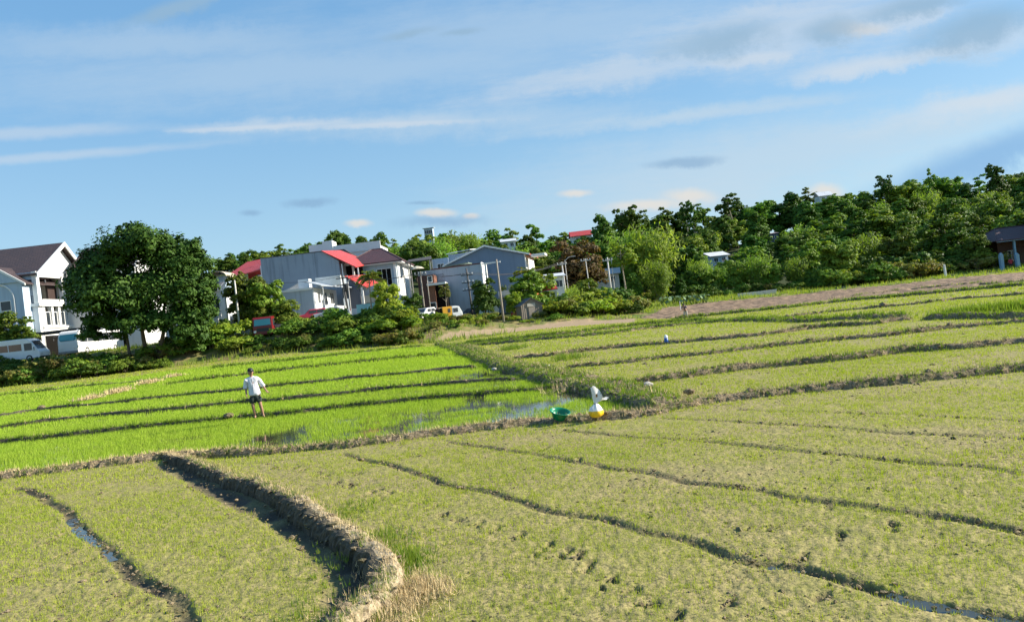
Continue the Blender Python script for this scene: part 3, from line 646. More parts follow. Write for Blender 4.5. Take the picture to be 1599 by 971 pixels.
# ---- the forest on the slope
SKY = [(-60,395),(310,392),(340,398),(360,384),(385,388),(420,378),(450,378),(470,380),(485,370),(520,362),(550,366),(590,364),(620,372),(640,367),(690,358),(720,354),(745,364),(780,353),(815,354),(830,350),(860,354),(890,368),(930,352),(960,338),(1000,326),(1045,324),(1080,318),(1110,328),(1140,316),(1170,305),(1200,298),(1230,297),(1265,290),(1300,300),(1340,292),(1380,280),(1420,275),(1450,270),(1480,268),(1510,275),(1550,262),(1599,262),(1800,250)]
SU = np.array([uv(*p) for p in SKY]); SA = SU[:, 0]/F; SE = -SU[:, 1]/F
fgroup = {'round': ('mid green broadleaf tree in the wood on the slope', 'broadleaf trees in the wood on the slope'),
          'dark': ('dark dense evergreen tree in the wood on the slope', 'dark evergreens in the wood on the slope'),
          'tall': ('tall slim tree with tiered crown in the wood on the slope', 'tall slim trees in the wood on the slope'),
          'bamboo': ('feathery arching bamboo clump in the wood on the slope', 'bamboo clumps in the wood on the slope')}
rr = random.Random(5)
HUTS = [(945,419,6.2,5.4,1.0,17,15),(907,359,7,4.5,1.6,12,8),(1122,392,0,4.2,1.0,20,13),(1208,362,0,3.4,.5,9,14),(1288,298,0,3,1.3,10,5),(668,354,0,4.,.4,10,9),(793,372,0,3.6,.8,8,6)]
HUTP = []
for hx, hy, _a, hh_, hr_, hw_, vis in HUTS:
    uu, vv = uv(hx, hy); Yc_ = np.linspace(116, 250, 400); gz = zb(uu*Yc_/F, Yc_); rz_ = HC-vv*Yc_/F-hh_-hr_
    k_ = int(np.argmin(np.abs(gz-rz_))); HUTP.append((hx, hy, float(Yc_[k_]), uu/F, -uv(hx, hy+vis)[1]/F, hw_/F))
def forest_row(Y0, a0, a1, step, hts, mix, topline=False, drop=0.):
    x = a0*Y0
    while x < a1*Y0:
        X = x+rr.uniform(-.3, .3)*step; Y = Y0+rr.uniform(-5, 5); a = X/Y; x += step*rr.uniform(.8, 1.2)
        k = rr.choices(list(mix), list(mix.values()))[0]; z0 = zat(X, Y); h = rr.uniform(*hts)
        if topline:
            e = float(np.interp(a, SA, SE)); h = HC+e*Y-z0+rr.uniform(-1.6, .2)
            if k == 'tall': h += .6
        else:
            e = float(np.interp(a, SA, SE)); h = min(h, HC+(e-.008)*Y-z0)
        for hx, hy, Yh, ha, he, hw_ in HUTP:
            if Y < Yh-1 and abs(a-ha) < hw_+2.6/Y: h = HC+he*Y-z0 if Y > Yh-34 else min(h, HC+he*Y-z0)
            if abs(Y-Yh-3) < 6 and abs(a-ha) < hw_+3./Y: h = 0
        if h < 1.6: continue
        hp = {'round': 10.3, 'dark': 10.4, 'tall': 13.6, 'bamboo': 8.6}[k]; s = h/hp
        pr = PRO[k][rr.randrange(len(PRO[k]))]; wd = s*rr.uniform(1.05, 1.35)*(1.0 if h > 8 else 1.3)
        place(pr, (X, Y, z0-.1), wd, rr.uniform(0, 6.28), s, fgroup[k][0], fgroup[k][1], 'tree')
MX = {'round': 5, 'dark': 3, 'tall': 2, 'bamboo': 1.5}
forest_row(254, -.50, .80, 5.5, (3.5, 5.5), {'round': 4, 'dark': 3})
forest_row(236, -.50, .80, 6.5, (4, 6), {'round': 4, 'dark': 3})
forest_row(216, .0, .80, 6.5, (4, 6), {'round': 4, 'dark': 3})
forest_row(246, -.50, .80, 6.4, (9, 12), {'round': 4, 'dark': 4, 'tall': 1.6, 'bamboo': .8}, True)
forest_row(226, -.48, .80, 7.2, (9, 13), MX)
forest_row(206, -.46, .78, 7.4, (8, 12.5), MX)
forest_row(188, -.1, .78, 7.4, (8, 12.5), MX)
forest_row(172, .02, .78, 7.8, (8, 12), MX)
forest_row(158, .06, .78, 7.4, (7, 11), MX)
forest_row(146, .10, .78, 7.0, (6.5, 10), MX)
forest_row(137, .16, .74, 6.4, (4.5, 8), {'round': 5, 'dark': 4, 'bamboo': 3})
def U(kind, x, y, Y, label, wide=1., i=None, name=None): return at_px(kind, x, y, Y, label=label, wide=wide, i=i, name=name)
U('open', 1138, 297, 236, 'lone open-crowned tree standing out above the skyline left of the highest wood', 1.1, 0)
U('open', 1068, 309, 238, 'thin bare-topped tree on the skyline, left of the round-topped skyline tree', .6, 1)
U('open', 1082, 311, 236, 'small tree with flat tiered crown on the skyline beside the thin bare one', .8, 0)
U('open', 975, 317, 205, 'tall tree with stacked leaf tiers rising behind the pale domed bamboo', 1.1, 1)
U('open', 992, 321, 208, 'shorter tiered tree right behind the tallest tiered one over the domed bamboo', .9, 0)
U('dark', 939, 331, 200, 'dark upright evergreen left of the pale domed bamboo, against the sky', .75, 0)
U('tall', 1451, 262, 236, 'small tree with layered pagoda-like top on the right skyline', .5, 1)
U('open', 1378, 268, 238, 'dark ragged tree on the skyline above the right half of the wood', .8, 1)
U('dark', 1552, 253, 236, 'dark flat-topped tree highest on the skyline at the far right', .8, 1)
U('bamboo', 1005, 335, 140, 'large pale green domed bamboo thicket standing tall in mid wood', 1.0, 0)
U('bamboo', 1022, 395, 124, 'bright green drooping bamboo below the pale domed thicket', .95, 1)
U('bamboo', 985, 338, 142, 'pale green bamboo forming the left shoulder of the domed thicket', .9, 1)
U('round', 1472, 330, 128, 'broad bright green spreading tree at the front of the wood on the right', 1.15, 0)
U('round', 1520, 362, 122, 'rounded light green tree beside the dark porch house', .9, 1)
U('round', 1305, 368, 127, 'round dark-hollowed tree at the field edge left of the tall shrubs', 1.05, 2)
t = U('round', 898, 366, 128, 'brown-leaved tree beside the grey tin roof', 1.15, 0)
for ch in t.children:
    if ch.name.startswith('crown'): ch.data = ch.data.copy(); ch.data.materials[0] = LMr
t = U('open', 968, 372, 121, 'small yellow-leaved tree with pale branches before the domed bamboo', 1., 1)
for ch in t.children:
    if ch.name.startswith('crown'): ch.data = ch.data.copy(); ch.data.materials[0] = LMy
for k, x, y, Y, w in (('round', 915, 432, 112, 1.1), ('round', 945, 445, 108, 1.1), ('bamboo', 890, 440, 108, 1.), ('round', 1150, 402, 131, 1.), ('bamboo', 1175, 388, 128, .9), ('bamboo', 1240, 392, 126, .9), ('round', 1200, 405, 128, .9), ('bamboo', 1085, 395, 134, .9), ('round', 1110, 418, 130, .9), ('dark', 1060, 432, 126, 1.), ('round', 1250, 372, 134, 1.), ('round', 1390, 360, 131, 1.), ('bamboo', 1345, 352, 134, .9), ('dark', 1420, 392, 126, 1.), ('dark', 985, 425, 126, .9)):
    at_px(k, x, y, Y, label='green tree at the edge of the wood beyond the ploughed strip', group='trees along the field edge of the wood', wide=w)
# ---- big tree at the left
def big_tree():
    root = empty('shade_tree', (0, 0, 0)); g1 = P(232, 566, 82); z0 = zat(g1.x, 83); root.location = (g1.x, 83, z0)
    lob = []
    for x, y, rpx in ((205,395,46),(240,385,34),(165,415,40),(150,450,42),(262,405,40),(290,420,36),(300,465,34),(245,455,52),(190,470,52),(140,480,30),(285,500,38),(225,510,40),(165,505,30),(305,520,26),(205,372,26),(285,392,26),(125,440,24),(312,445,22),(150,525,20),(290,540,22),(312,490,26)):
        p = P(x, y, 83); lob.append((p.x-g1.x, random.uniform(-2.2, 2.2)*(1-rpx/120), p.z-z0, rpx*83/F*1.06, .92))
    p, nr, br = lobes_crown(lob, 66000, .2, 5, 36, up=.25)
    link('crown', leaf_mesh('crown', p, nr, .20, leafmat('leaf_shade_tree', (.016, .05, .007), (.075, .14, .018), None, .1, 0, 0, .6), 6, .62, 0, br), root)
    for x, xt in ((228, 215), (250, 262), (205, 175)):
        b_ = P(x, 566, 83); tp = P(xt, 430, 83); mb = MB(); limbs(mb, (b_.x-g1.x, 0, -.8), (tp.x-g1.x, .3, tp.z-z0), .30 if x != 205 else .18, .07, 9, 3.4, x, .3, .45); mb.build('trunk', BARK, root, smooth=True)
    return tag(root, 'huge dark green double-trunked shade tree beside the white villa', 'tree')
big_tree()
def col(kind, x, y, Y, label, mat, wide=1., i=None, n=None):
    t = U(kind, x, y, Y, label, wide, i)
    for ch in t.children:
        if ch.name.startswith('crown') and mat: ch.data = ch.data.copy(); ch.data.materials[0] = mat
    return t
col('round', 18, 482, 86.5, 'bushy tree with pale leaves in front of the white villa', LMm, 1.1, 0)
col('round', 385, 420, 93, 'light feathery tree behind the white lamp pole', LMm, 1.0, 1)
col('round', 412, 432, 92, 'feathery green tree in front of the grey flat-roofed house', LMm, 1.0, 2)
col('round', 443, 465, 90, 'low spreading tree over the red truck', LMm, 1.2, 0)
col('round', 601, 436, 88, 'bright yellow-green tree beside the lower red roof', LMy, 1.0, 1)
col('round', 642, 455, 92, 'dark bushy tree below the hip-roofed house', LMd, 1.0, 2)
col('open', 693, 440, 92, 'wispy thin-leaved tree in front of the pale wall', LMo, .8, 0)
col('round', 752, 431, 94, 'blue-green tree between the two dark poles', LMd, .95, 0)
col('round', 815, 420, 99, 'leafy tree growing in front of the blue gable house', LMm, 1.05, 1)
col('round', 800, 452, 95, 'bright green tree behind the wooden shed', LMy, .95, 2)
col('round', 845, 425, 102, 'green tree hiding the red-roofed kiosk', LMm, 1., 0)
col('palm', 825, 412, 101, 'palm tree beside the blue gable house', LMp, 1., 0)
col('round', 312, 470, 88, 'green tree at the right foot of the huge shade tree', LMd, 1.1, 1)
col('round', 325, 520, 85, 'low leafy tree under the huge shade tree', LMm, 1.3, 2)
col('palm', 572, 418, 104, 'yellowing palm by the veranda of the grey house', LMp, .8, 0)
col('palm', 583, 421, 104, 'second yellowing palm, right of the first by the veranda', LMp, .8, 0)
col('dark', 522, 357, 205, 'dark rounded tree behind the white parapet', LMd, 1., 0)
col('dark', 540, 366, 206, 'smaller dark tree right beside the rounded one behind the white parapet', LMd, .9, 1)
col('dark', 592, 360, 200, 'dark tree rising behind the brown hip roof', LMd, .9, 0)
col('bamboo', 700, 354, 190, 'tall feathery bamboo on the slope behind the blue gable house', LMb, 1.2, 0)
col('bamboo', 726, 353, 192, 'second feathery bamboo, right of the tallest one behind the blue gable house', LMb, 1.1, 1)
# ---- shrubs
def shrub_proto(seed, mat, n=2600, size=.125):
    r = np.random.default_rng(seed); lob = [(r.normal(0, .75), r.normal(0, .6), r.uniform(.35, 1.5), r.uniform(.45, .85), .85) for _ in range(8)]
    p, nr, br = lobes_crown(lob, n, size, seed, 12, up=.35); root = empty('shrub', (0, 0, 0))
    link('foliage', leaf_mesh('foliage', p, nr, size, mat, seed, .5, .3, br), root)
    mb = MB()
    for i in range(5): mb.tube([(r.normal(0, .15), r.normal(0, .15), -.4), (r.normal(0, .5), r.normal(0, .5), 1.3)], [.035, .012], 4)
    mb.build('stem', BARK, root); return root
SH = {'g': [shrub_proto(81, LMm), shrub_proto(82, LMm)], 'y': [shrub_proto(83, LMy)], 'o': [shrub_proto(84, LMo)], 'd': [shrub_proto(85, LMd)]}
SHL = {'g': 'leafy mid green shrub', 'y': 'bright yellow-green shrub', 'o': 'olive and brown weedy shrub', 'd': 'dark green shrub'}
def shrub_row(pts, n, hts, dY, mix, where, jit=3.):
    pts = np.array(pts, float); s = np.r_[0, np.cumsum(np.hypot(*np.diff(pts, axis=0).T))]
    for i in range(n):
        t = s[-1]*(i+rr.uniform(.1, .9))/n; x, y = np.interp(t, s, pts[:, 0]), np.interp(t, s, pts[:, 1]); g = G(x, y); Y = g.y+dY+rr.uniform(-.5, .5)*jit; X = g.x*Y/g.y
        k = rr.choices(list(mix), list(mix.values()))[0]; h = rr.uniform(*hts)
        if 378 < x < 452 and dY > 5: continue
        if 378 < x < 452: h *= .75
        place(SH[k][rr.randrange(len(SH[k]))], (X, Y, zat(X, Y)), h/2*rr.uniform(1., 1.35), rr.uniform(0, 6), h/2, SHL[k]+' in the belt '+where, SHL[k]+'s in the belt '+where, 'shrub')
shrub_row([(-70,614),(0,605),(150,589),(330,563)], 26, (1.3, 2.3), 2., {'g': 4, 'o': 3, 'd': 2}, 'below the parked buses', 3)
shrub_row([(-70,614),(0,605),(150,589),(330,563)], 20, (1.2, 1.9), 4., {'g': 4, 'o': 2, 'd': 3}, 'below the parked buses', 2)
shrub_row([(330,563),(420,555),(500,548),(640,538)], 26, (1.0, 2.0), 2.4, {'g': 5, 'o': 1.2, 'y': 2, 'd': 1}, 'between the green paddy and the grey houses', 2.6)
shrub_row([(330,563),(420,555),(500,548),(640,538)], 26, (1.5, 2.6), 5.6, {'g': 5, 'y': 3, 'd': 1}, 'between the green paddy and the grey houses', 3)
shrub_row([(430,553),(500,548),(640,538)], 14, (1.4, 2.2), 9., {'g': 4, 'y': 3, 'd': 2}, 'between the green paddy and the grey houses', 3)
shrub_row([(660,532),(720,522),(800,512),(880,505)], 20, (.5, 1.1), 3., {'g': 4, 'o': 4, 'y': 2}, 'on the bank by the wooden shed', 3)
shrub_row([(660,532),(720,522),(775,516)], 12, (.6, 1.2), 6.5, {'g': 4, 'o': 2, 'y': 2}, 'on the bank by the wooden shed', 3)
shrub_row([(866,506),(900,503),(960,498),(1000,494)], 20, (1.2, 2.8), 6., {'g': 4, 'o': 2, 'y': 2, 'd': 1}, 'beside the end of the dirt strip', 5)
shrub_row([(872,505),(900,503),(980,496)], 12, (2, 3.4), 12., {'g': 4, 'd': 1, 'y': 1}, 'beside the end of the dirt strip', 5)
shrub_row([(1000,476),(1040,472),(1130,464),(1210,457),(1300,450)], 26, (1.2, 2.6), 2., {'g': 4, 'd': 3, 'o': 2}, 'along the foot of the wood', 3)
shrub_row([(1270,451),(1300,450),(1400,441),(1500,428),(1555,421)], 30, (1.8, 3.4), 3., {'g': 5, 'o': 2, 'y': 1}, 'along the right edge of the wood', 4)
shrub_row([(1270,451),(1300,450),(1400,441),(1500,428),(1555,421)], 22, (3., 4.4), 7., {'g': 5, 'o': 1, 'd': 1}, 'along the right edge of the wood', 4)
t = place(SH['y'][0], (0, 0, 0), 1.1, label='single yellow shrub in the belt below the coach', cat='shrub'); g = G(135, 590); t.location = (g.x*1.02, g.y+2.2, zat(g.x, g.y+2.2)); t.scale = (.9, .9, 1.2)
for i in range(34):
    x = -25+i*8.2+rr.uniform(-3, 3); yt = float(np.interp(x, [-30, 60, 100, 200, 260], [562, 563, 553, 556, 560]))+rr.uniform(-5, 6); Y = 80.6+rr.uniform(-.6, .6); p = P(x, yt, Y); z0 = zat(p.x, Y); h = p.z-z0
    k = rr.choices(['g', 'o', 'd', 'y'], [4, 3, 3, .6])[0]
    if h > .5: place(SH[k][rr.randrange(len(SH[k]))], (p.x, Y, z0), h/2*rr.uniform(.8, 1.1), rr.uniform(0, 6), h/2.05, SHL[k]+' in the belt below the parked buses', SHL[k]+'s in the belt below the parked buses', 'shrub')
for x, y, Y, k in ((1650, 285, 124, 'dark'), (1685, 280, 127, 'round'), (1665, 300, 120, 'round'), (1615, 318, 136, 'dark'), (1585, 322, 137, 'round'), (1720, 270, 130, 'dark')):
    at_px(k, x, y, Y, label='dark tree crowding the porch house at the right edge, added for shade', group='trees added to shade the porch house', wide=1.2)  # added, mostly out of frame, to throw shade on the porch house
at_px('bamboo', 678, 362, 172, label='feathery bamboo right beside the pale block on the slope', wide=1.1); at_px('round', 643, 370, 168, label='leafy tree left beside the pale block on the slope', wide=1.)
at_px('round', 662, 378, 160, label='leafy tree in front of the pale block on the slope', wide=1.)
# elephant-ear plants with big pale leaves under the wood
def taro(seed):
    r = np.random.default_rng(seed); root = empty('taro_plant', (0, 0, 0)); P_ = []; N_ = []; mb = MB()
    for i in range(9):
        a = r.uniform(0, 6.28); d = r.uniform(.15, .6); h = r.uniform(.5, 1.1); mb.tube([(0, 0, -.1), (math.cos(a)*d*.6, math.sin(a)*d*.6, h*.7), (math.cos(a)*d, math.sin(a)*d, h)], [.02, .015, .012], 4); P_.append((math.cos(a)*d, math.sin(a)*d, h)); N_.append((math.cos(a)*.7+.3, math.sin(a)*.7, .7))
    link('leaves', leaf_mesh('leaves', np.array(P_), np.array(N_), .26, LMt, seed, .8), root); mb.build('stem', LMm, root); return root
LMt = leafmat('leaf_taro', (.16, .24, .12), (.24, .33, .2), None, .2, 0, .1, .25)
tp = taro(3)
for i in range(14):
    x = 1034+i*5.2; Yt = 111+rr.uniform(-1, 1); p = P(x, 470-i*.75, Yt); place(tp, (p.x, Yt, zat(p.x, Yt)), 1.25, rr.uniform(0, 6), None, 'low plant with large pale heart-shaped leaves at the foot of the wood', 'large-leaved plants at the foot of the wood', 'plant')
def banana(seed):
    root = empty('banana_plant', (0, 0, 0)); mb = MB(); r = np.random.default_rng(seed); mb.tube([(0, 0, -.3), (0, 0, 1.3)], [.12, .07], 6); mb.build('stem', LMm, root); mb = MB()
    for i in range(7):
        a = i*.9+r.uniform(-.2, .2); el = r.uniform(.5, 1.2); pts = []
        for t in np.linspace(0, 1, 7): pts.append((math.cos(a)*1.5*t*math.cos(el), math.sin(a)*1.5*t*math.cos(el), 1.2+1.5*(t*math.sin(el)-.4*t*t)))
        for j in range(6):
            w0, w1 = .24*math.sin(PI*(j/6*.9+.08)), .24*math.sin(PI*((j+1)/6*.9+.08)); n = Vector((-math.sin(a), math.cos(a), 0)); p, q = Vector(pts[j]), Vector(pts[j+1]); mb.face(p-n*w0, p+n*w0, q+n*w1, q-n*w1)
    mb.build('leaves', LMp, root, recalc=False); return root
bp = banana(2)
tag(bp, 'small banana plant in the dry grass below the bright bamboo', 'plant'); p = P(982, 480, 99); bp.location = (p.x, 99, zat(p.x, 99))
for k in PRO:
    for o_ in PRO[k]:
        for ch in o_.children: bpy.data.objects.remove(ch)
        bpy.data.objects.remove(o_)
for k in SH:
    for o_ in SH[k]:
        for ch in list(o_.children): bpy.data.objects.remove(ch)
        bpy.data.objects.remove(o_)
for ch in list(tp.children): bpy.data.objects.remove(ch)
bpy.data.objects.remove(tp)
# ================================================================== BUILDINGS
W_WHITE = wallmat('white_render', (.78, .77, .74), .22); W_CREAM = wallmat('cream_render', (.70, .66, .58), .35)
W_GREY = wallmat('grey_render', (.29, .34, .39), .6); W_BLUE_SHADE = wallmat('pale_blue_shaded_render', (.44, .54, .64), .3); W_LIGHT_SHADE = wallmat('light_grey_shaded_render', (.44, .49, .54), .45)  # greys and blues deepened to carry the shade of walls turned from the sun
W_DARK = wallmat('slate_render', (.13, .14, .17), .3); W_BRICK = tilemat('red_brick', (.42, .17, .09), (.33, .12, .07), .12); W_DBRICK = tilemat('dark_brick', (.14, .055, .04), (.1, .045, .035), .15)
T_BROWN = tilemat('brown_roof_tiles', (.085, .055, .05), (.06, .042, .042)); T_RED = corrmat('red_sheet_roof', (.52, .06, .045), 1, .4); T_MAROON = tilemat('maroon_roof_tiles', (.10, .04, .038), (.07, .034, .034))
S_GREY = corrmat('grey_sheet_roof', (.42, .45, .48), 1, .35); S_WHITE = corrmat('white_sheet_roof', (.72, .73, .74), 1, .4)
GL_ = glass('dark_glass'); TRIM = plain('white_trim', (.80, .79, .76), .6, (.66, .64, .6), 2, .5); DARKM = plain('dark_iron', (.03, .03, .035), .5); CONC = plain('concrete', (.42, .40, .37), .9, (.25, .24, .22), 2, .7)
INSIDE_SHADE = plain('interior_and_shade_dark', (.010, .009, .008), .95, spec=.1)  # near-black for dark openings, also painted as shade under the porch
def bld(name, label, X, Y, z=None, rz=0, cat='house'):
    r = empty(name, (X, Y, zat(X, Y) if z is None else z), rz); return tag(r, label, cat)
def win(root, side, c, z, w, h, pl, fm=None, t=.09, bars=1, gm=None):
    mb = MB(); 
    def bx(a0, a1, z0, z1, d0, d1):
        if side == 'f': mb.box(a0, a1, pl-d1, pl-d0, z0, z1)
        else: mb.box(pl+d0, pl+d1, a0, a1, z0, z1)
    bx(c-w/2-t, c+w/2+t, z+h/2, z+h/2+t, -.02, .07); bx(c-w/2-t, c+w/2+t, z-h/2-t, z-h/2, -.02, .1)
    bx(c-w/2-t, c-w/2, z-h/2, z+h/2, -.02, .07); bx(c+w/2, c+w/2+t, z-h/2, z+h/2, -.02, .07)
    for i in range(bars): q = c-w/2+w*(i+1)/(bars+1); bx(q-.03, q+.03, z-h/2, z+h/2, -.02, .055)
    f = mb.build('window', fm or TRIM, root); mb = MB(); bx(c-w/2, c+w/2, z-h/2, z+h/2, -.05, .02); mb.build('pane', gm or GL_, f); return f
def part(root, name, mat, *boxes, bevel=0):
    mb = MB()
    for b_ in boxes: mb.box(*b_)
    return mb.build(name, mat, root, bevel)
def slabp(root, name, mat, t, *polys):
    mb = MB()
    for p in polys: mb.slab(p, t)
    return mb.build(name, mat, root)
def hip(root, name, mat, x0, x1, y0, y1, z, h, inset, ridge_axis='x', t=.15, ridge_y=None):
    ym = (y0+y1)/2; mb = MB()
    if ridge_axis == 'x':
        a, b_ = (x0+inset, ym, z+h), (x1-inset, ym, z+h)
        mb.slab([(x0, y0, z), (x1, y0, z), b_, a], t); mb.slab([(x1, y0, z+.002), (x1, y1, z+.002), b_], t); mb.slab([(x1, y1, z+.004), (x0, y1, z+.004), a, b_], t); mb.slab([(x0, y1, z+.006), (x0, y0, z+.006), a], t)
    r = mb.build(name, mat, root); mb = MB(); mb.tube([a, b_], .12, 6)
    for c_ in ((x0, y0, z), (x0, y1, z)): mb.tube([c_, a], .1, 6)
    for c_ in ((x1, y0, z), (x1, y1, z)): mb.tube([c_, b_], .1, 6)
    mb.build('ridge_cap', mat, r); return r
def gable_x(root, mat, x0, x1, y0, y1, z, h, ov=.5, t=.18, trim=True, ym=None):
    """ridge along x; gable ends at x0 and x1"""
    ym = (y0+y1)/2 if ym is None else ym; s0, s1 = h/(ym-y0), h/(y1-ym)
    r = slabp(root, 'roof', mat, t, [(x0, y0-ov, z-ov*s0), (x1, y0-ov, z-ov*s0), (x1, ym, z+h), (x0, ym, z+h)], [(x0, ym, z+h+.003), (x1, ym, z+h+.003), (x1, y1+ov, z-ov*s1+.003), (x0, y1+ov, z-ov*s1+.003)])
    if trim:
        mb = MB()
        for xx, d in ((x1, .06),):
            for (ya, za, yb, zb_) in ((y0-ov, z-ov*s0, ym, z+h), (y1+ov, z-ov*s1, ym, z+h)):
                mb.slab([(xx-.1, ya, za+.06), (xx+d, ya, za+.06), (xx+d, yb, zb_+.06), (xx-.1, yb, zb_+.06)], .55)
        mb.build('bargeboard', TRIM, r)
    return r
def railing(root, mat, x0, x1, y, z, h=1., n=9, axis='x'):
    mb = MB()
    def bx(a, b_, c, d): mb.box(a, b_, y-.025, y+.025, c, d) if axis == 'x' else mb.box(y-.025, y+.025, a, b_, c, d)
    bx(x0, x1, z+h-.05, z+h); bx(x0, x1, z+.06, z+.1)
    for i in range(n+1): q = x0+(x1-x0)*i/n; bx(q-.015, q+.015, z+.1, z+h-.05)
    return mb.build('railing', mat, root)
# ---- white villa (left edge)
zv = 3.4; r = bld('villa', 'white three-storey villa with brown tiled gables behind the parked buses', -61, 98, zv); o = (-61., 98., zv)
def rel(x, y, z): return (x-o[0], y-o[1], z-o[2])
part(r, 'wall', W_WHITE, (-17, -.6, 4.2, 13, -1, 11.7), (-17, -3.2, .2, 4.3, -1, 11.7))
part(r, 'bay', W_BLUE_SHADE, (-7.2, -.9, -3.4, .3, -1, 10.3))  # front of the white villa blued as shade, its sunlit side left white
mb = MB(); mb.slab([(-4.05, -3.6, 12.55), (-.35, -3.6, 10.05), (-.35, 3.9, 10.05), (-4.05, 3.9, 12.55)], .16); mb.slab([(-4.05, -3.6, 12.553), (-4.05, 3.9, 12.553), (-7.75, 3.9, 10.05), (-7.75, -3.6, 10.05)], .16); br = mb.build('bay_roof', T_BROWN, r)
mb = MB(); mb.slab([(-4.05, -3.41, 12.4), (-.9, -3.41, 10.28), (-7.2, -3.41, 10.28)], .2, (0, 1, 0)); mb.build('bay_gable', W_BLUE_SHADE, r)
mb = MB(); mb.slab([(-4.05, -3.72, 12.6), (-.3, -3.72, 10.05), (-.3, -3.72, 9.75), (-4.05, -3.72, 12.25), (-7.8, -3.72, 9.75), (-7.8, -3.72, 10.05)], .14, (0, -1, 0)); mb.build('bargeboard', TRIM, br)
mb = MB(); pts = [(-4.05+2.0*math.cos(t), -3.45, 8.2+2.0*math.sin(t)) for t in np.linspace(0, PI, 15)]; mb.tube([(-2.05, -3.45, 2.8)]+pts+[(-6.05, -3.45, 2.8)], .1, 6); mb.build('arch_moulding', TRIM, r)
win(r, 'f', -3.2, 7.4, 1.25, 1.15, -3.4, bars=0); win(r, 'f', -4.05, 4.4, 1.5, 1.3, -3.4, bars=1)
# main gable facing right
gable_x(r, T_BROWN, -16, .35, -1.4, 9.6, 11.75, 4.2, .7, ym=4.7)
mb = MB(); mb.slab([(-.55, -1.2, 11.6), (-.55, 9.4, 11.6), (-.55, 4.7, 15.55)], .5, (1, 0, 0)); mb.build('gable', W_WHITE, r)
# loggia at the corner: pillars, balcony slab, lintel
part(r, 'pillar', TRIM, (-.55, .05, -1.9, -1.3, 7.4, 11.6)); part(r, 'pillar', TRIM, (-.5, 0., 3.6, 4.2, 7.4, 11.6)); part(r, 'pillar', TRIM, (-.9, -.1, -1.9, -1.3, -1, 7.1))
part(r, 'lintel', W_BLUE_SHADE, (-3.2, -.05, -1.85, -1.35, 10.6, 11.55)); part(r, 'lintel', W_WHITE, (-.5, -.02, -1.3, 3.6, 10.9, 11.55))
part(r, 'balcony_slab', TRIM, (-3.3, .25, -2.1, 4.4, 7.05, 7.42)); part(r, 'parapet', W_WHITE, (-.15, .18, -1.25, 4.3, 7.42, 7.95))
railing(r, DARKM, -3.1, -.6, -1.9, 7.42, 1.05, 10)
part(r, 'loggia_wall', W_CREAM, (-3.2, -.65, 3.9, 4.2, 7.4, 11.5))
part(r, 'side_wall', W_WHITE, (-.55, -.05, -1.25, 5.6, -1, 4.3), (-.55, -.06, -1.25, -.6, 4.3, 7.05), (-.55, -.07, 5.0, 5.6, 4.3, 7.05))
for q in (.9, 2.4): part(r, 'pillar', TRIM, (-.5, .0, q-.22, q+.22, 4.3, 7.05))
for q in (.15, 1.65, 3.3): win(r, 'r', q, 5.4, .8, 1.7, -.28, bars=0)
part(r, 'ledge', TRIM, (-.6, .12, -1.4, 5.7, 4.15, 4.4)); win(r, 'f', -2.1, 5.2, 1.7, 2.9, .15, bars=3, gm=INSIDE_SHADE); part(r, 'pillar', W_BLUE_SHADE, (-3.2, -3.0, -.3, .15, -1, 7.05)); part(r, 'facade', W_BLUE_SHADE, (-3.2, -.95, .17, .24, -1, 7.))
part(r, 'door', plain('dark_wood', (.05, .03, .025), .5), (-1.35, -1.05, 2.0, 3.9, 7.45, 10.2)); 
mb = MB(); mb.tube([(-.3, .4, 10.6), (-.3, .4, 10.2)], .15, 8); mb.build('wall_lamp', DARKM, r)
# wing to the right, further back
part(r, 'wing_wall', W_WHITE, (-.04, 9.5, 4.9, 13, -1, 12.1)); gable_x(r, T_BROWN, .4, 10., 4.7, 13, 12.1, 3.1, .5); win(r, 'f', 2., 9.3, 1.2, 1.6, 4.9); win(r, 'f', 5., 9.3, 1.2, 1.6, 4.9); win(r, 'f', 3., 5.3, 1.2, 1.6, 4.9)
part(r, 'porch_roof', plain('porch_roof', (.05, .045, .045), .8), (-6, 7.5, -5.5, -1.95, 3.2, 3.5)); 
part(r, 'porch_shade_front', INSIDE_SHADE, (-13, -.06, -3.3, -3.22, -1, 3.15)); part(r, 'porch_shade_side', INSIDE_SHADE, (-.045, .03, -1.2, 5.6, -1, 3.15)); part(r, 'porch_shade_wing', INSIDE_SHADE, (.0, 7.4, 4.8, 4.88, -1, 3.1))  # dark sheets painting the porch shade over the ground-floor walls
for q in (-5.5, 1., 7.): part(r, 'porch_post', DARKM, (q, q+.15, -5.3, -5.15, -1, 3.2))
# ---- narrow white house right of the shade tree
r = bld('townhouse', 'narrow white house with dark roof and beige vaulted awning, right of the shade tree', -37.4, 98, 3.4)
part(r, 'wall', W_WHITE, (-3, 0, 0, 3.4, -1, 6.5)); slabp(r, 'roof', plain('slate_sheet', (.12, .13, .16), .6), .15, [(-3.4, -.8, 6.8), (-.7, -.8, 6.7), (-.7, 1.6, 7.7), (-3.4, 1.6, 7.7)])
part(r, 'upper_wall', W_BLUE_SHADE, (-2.3, -.6, 1.8, 4.5, 6.45, 8.5)); mb = MB(); pts = [(1.5*math.cos(t), 1.2*math.sin(t)) for t in np.linspace(0, PI, 11)]
for (a, b_), (c_, d_) in zip(pts[:-1], pts[1:]): mb.slab([(-1.4+a, .6, 8.35+b_*.7), (-1.4+c_, .6, 8.35+d_*.7), (-1.4+c_, 4.6, 8.35+d_*.7), (-1.4+a, 4.6, 8.35+b_*.7)], .08)
mb.build('awning', plain('beige_canvas', (.6, .5, .38), .9), r)
for z in (4.7, 1.8): win(r, 'f', -1.6, z, 1.2, 1.5, 0)
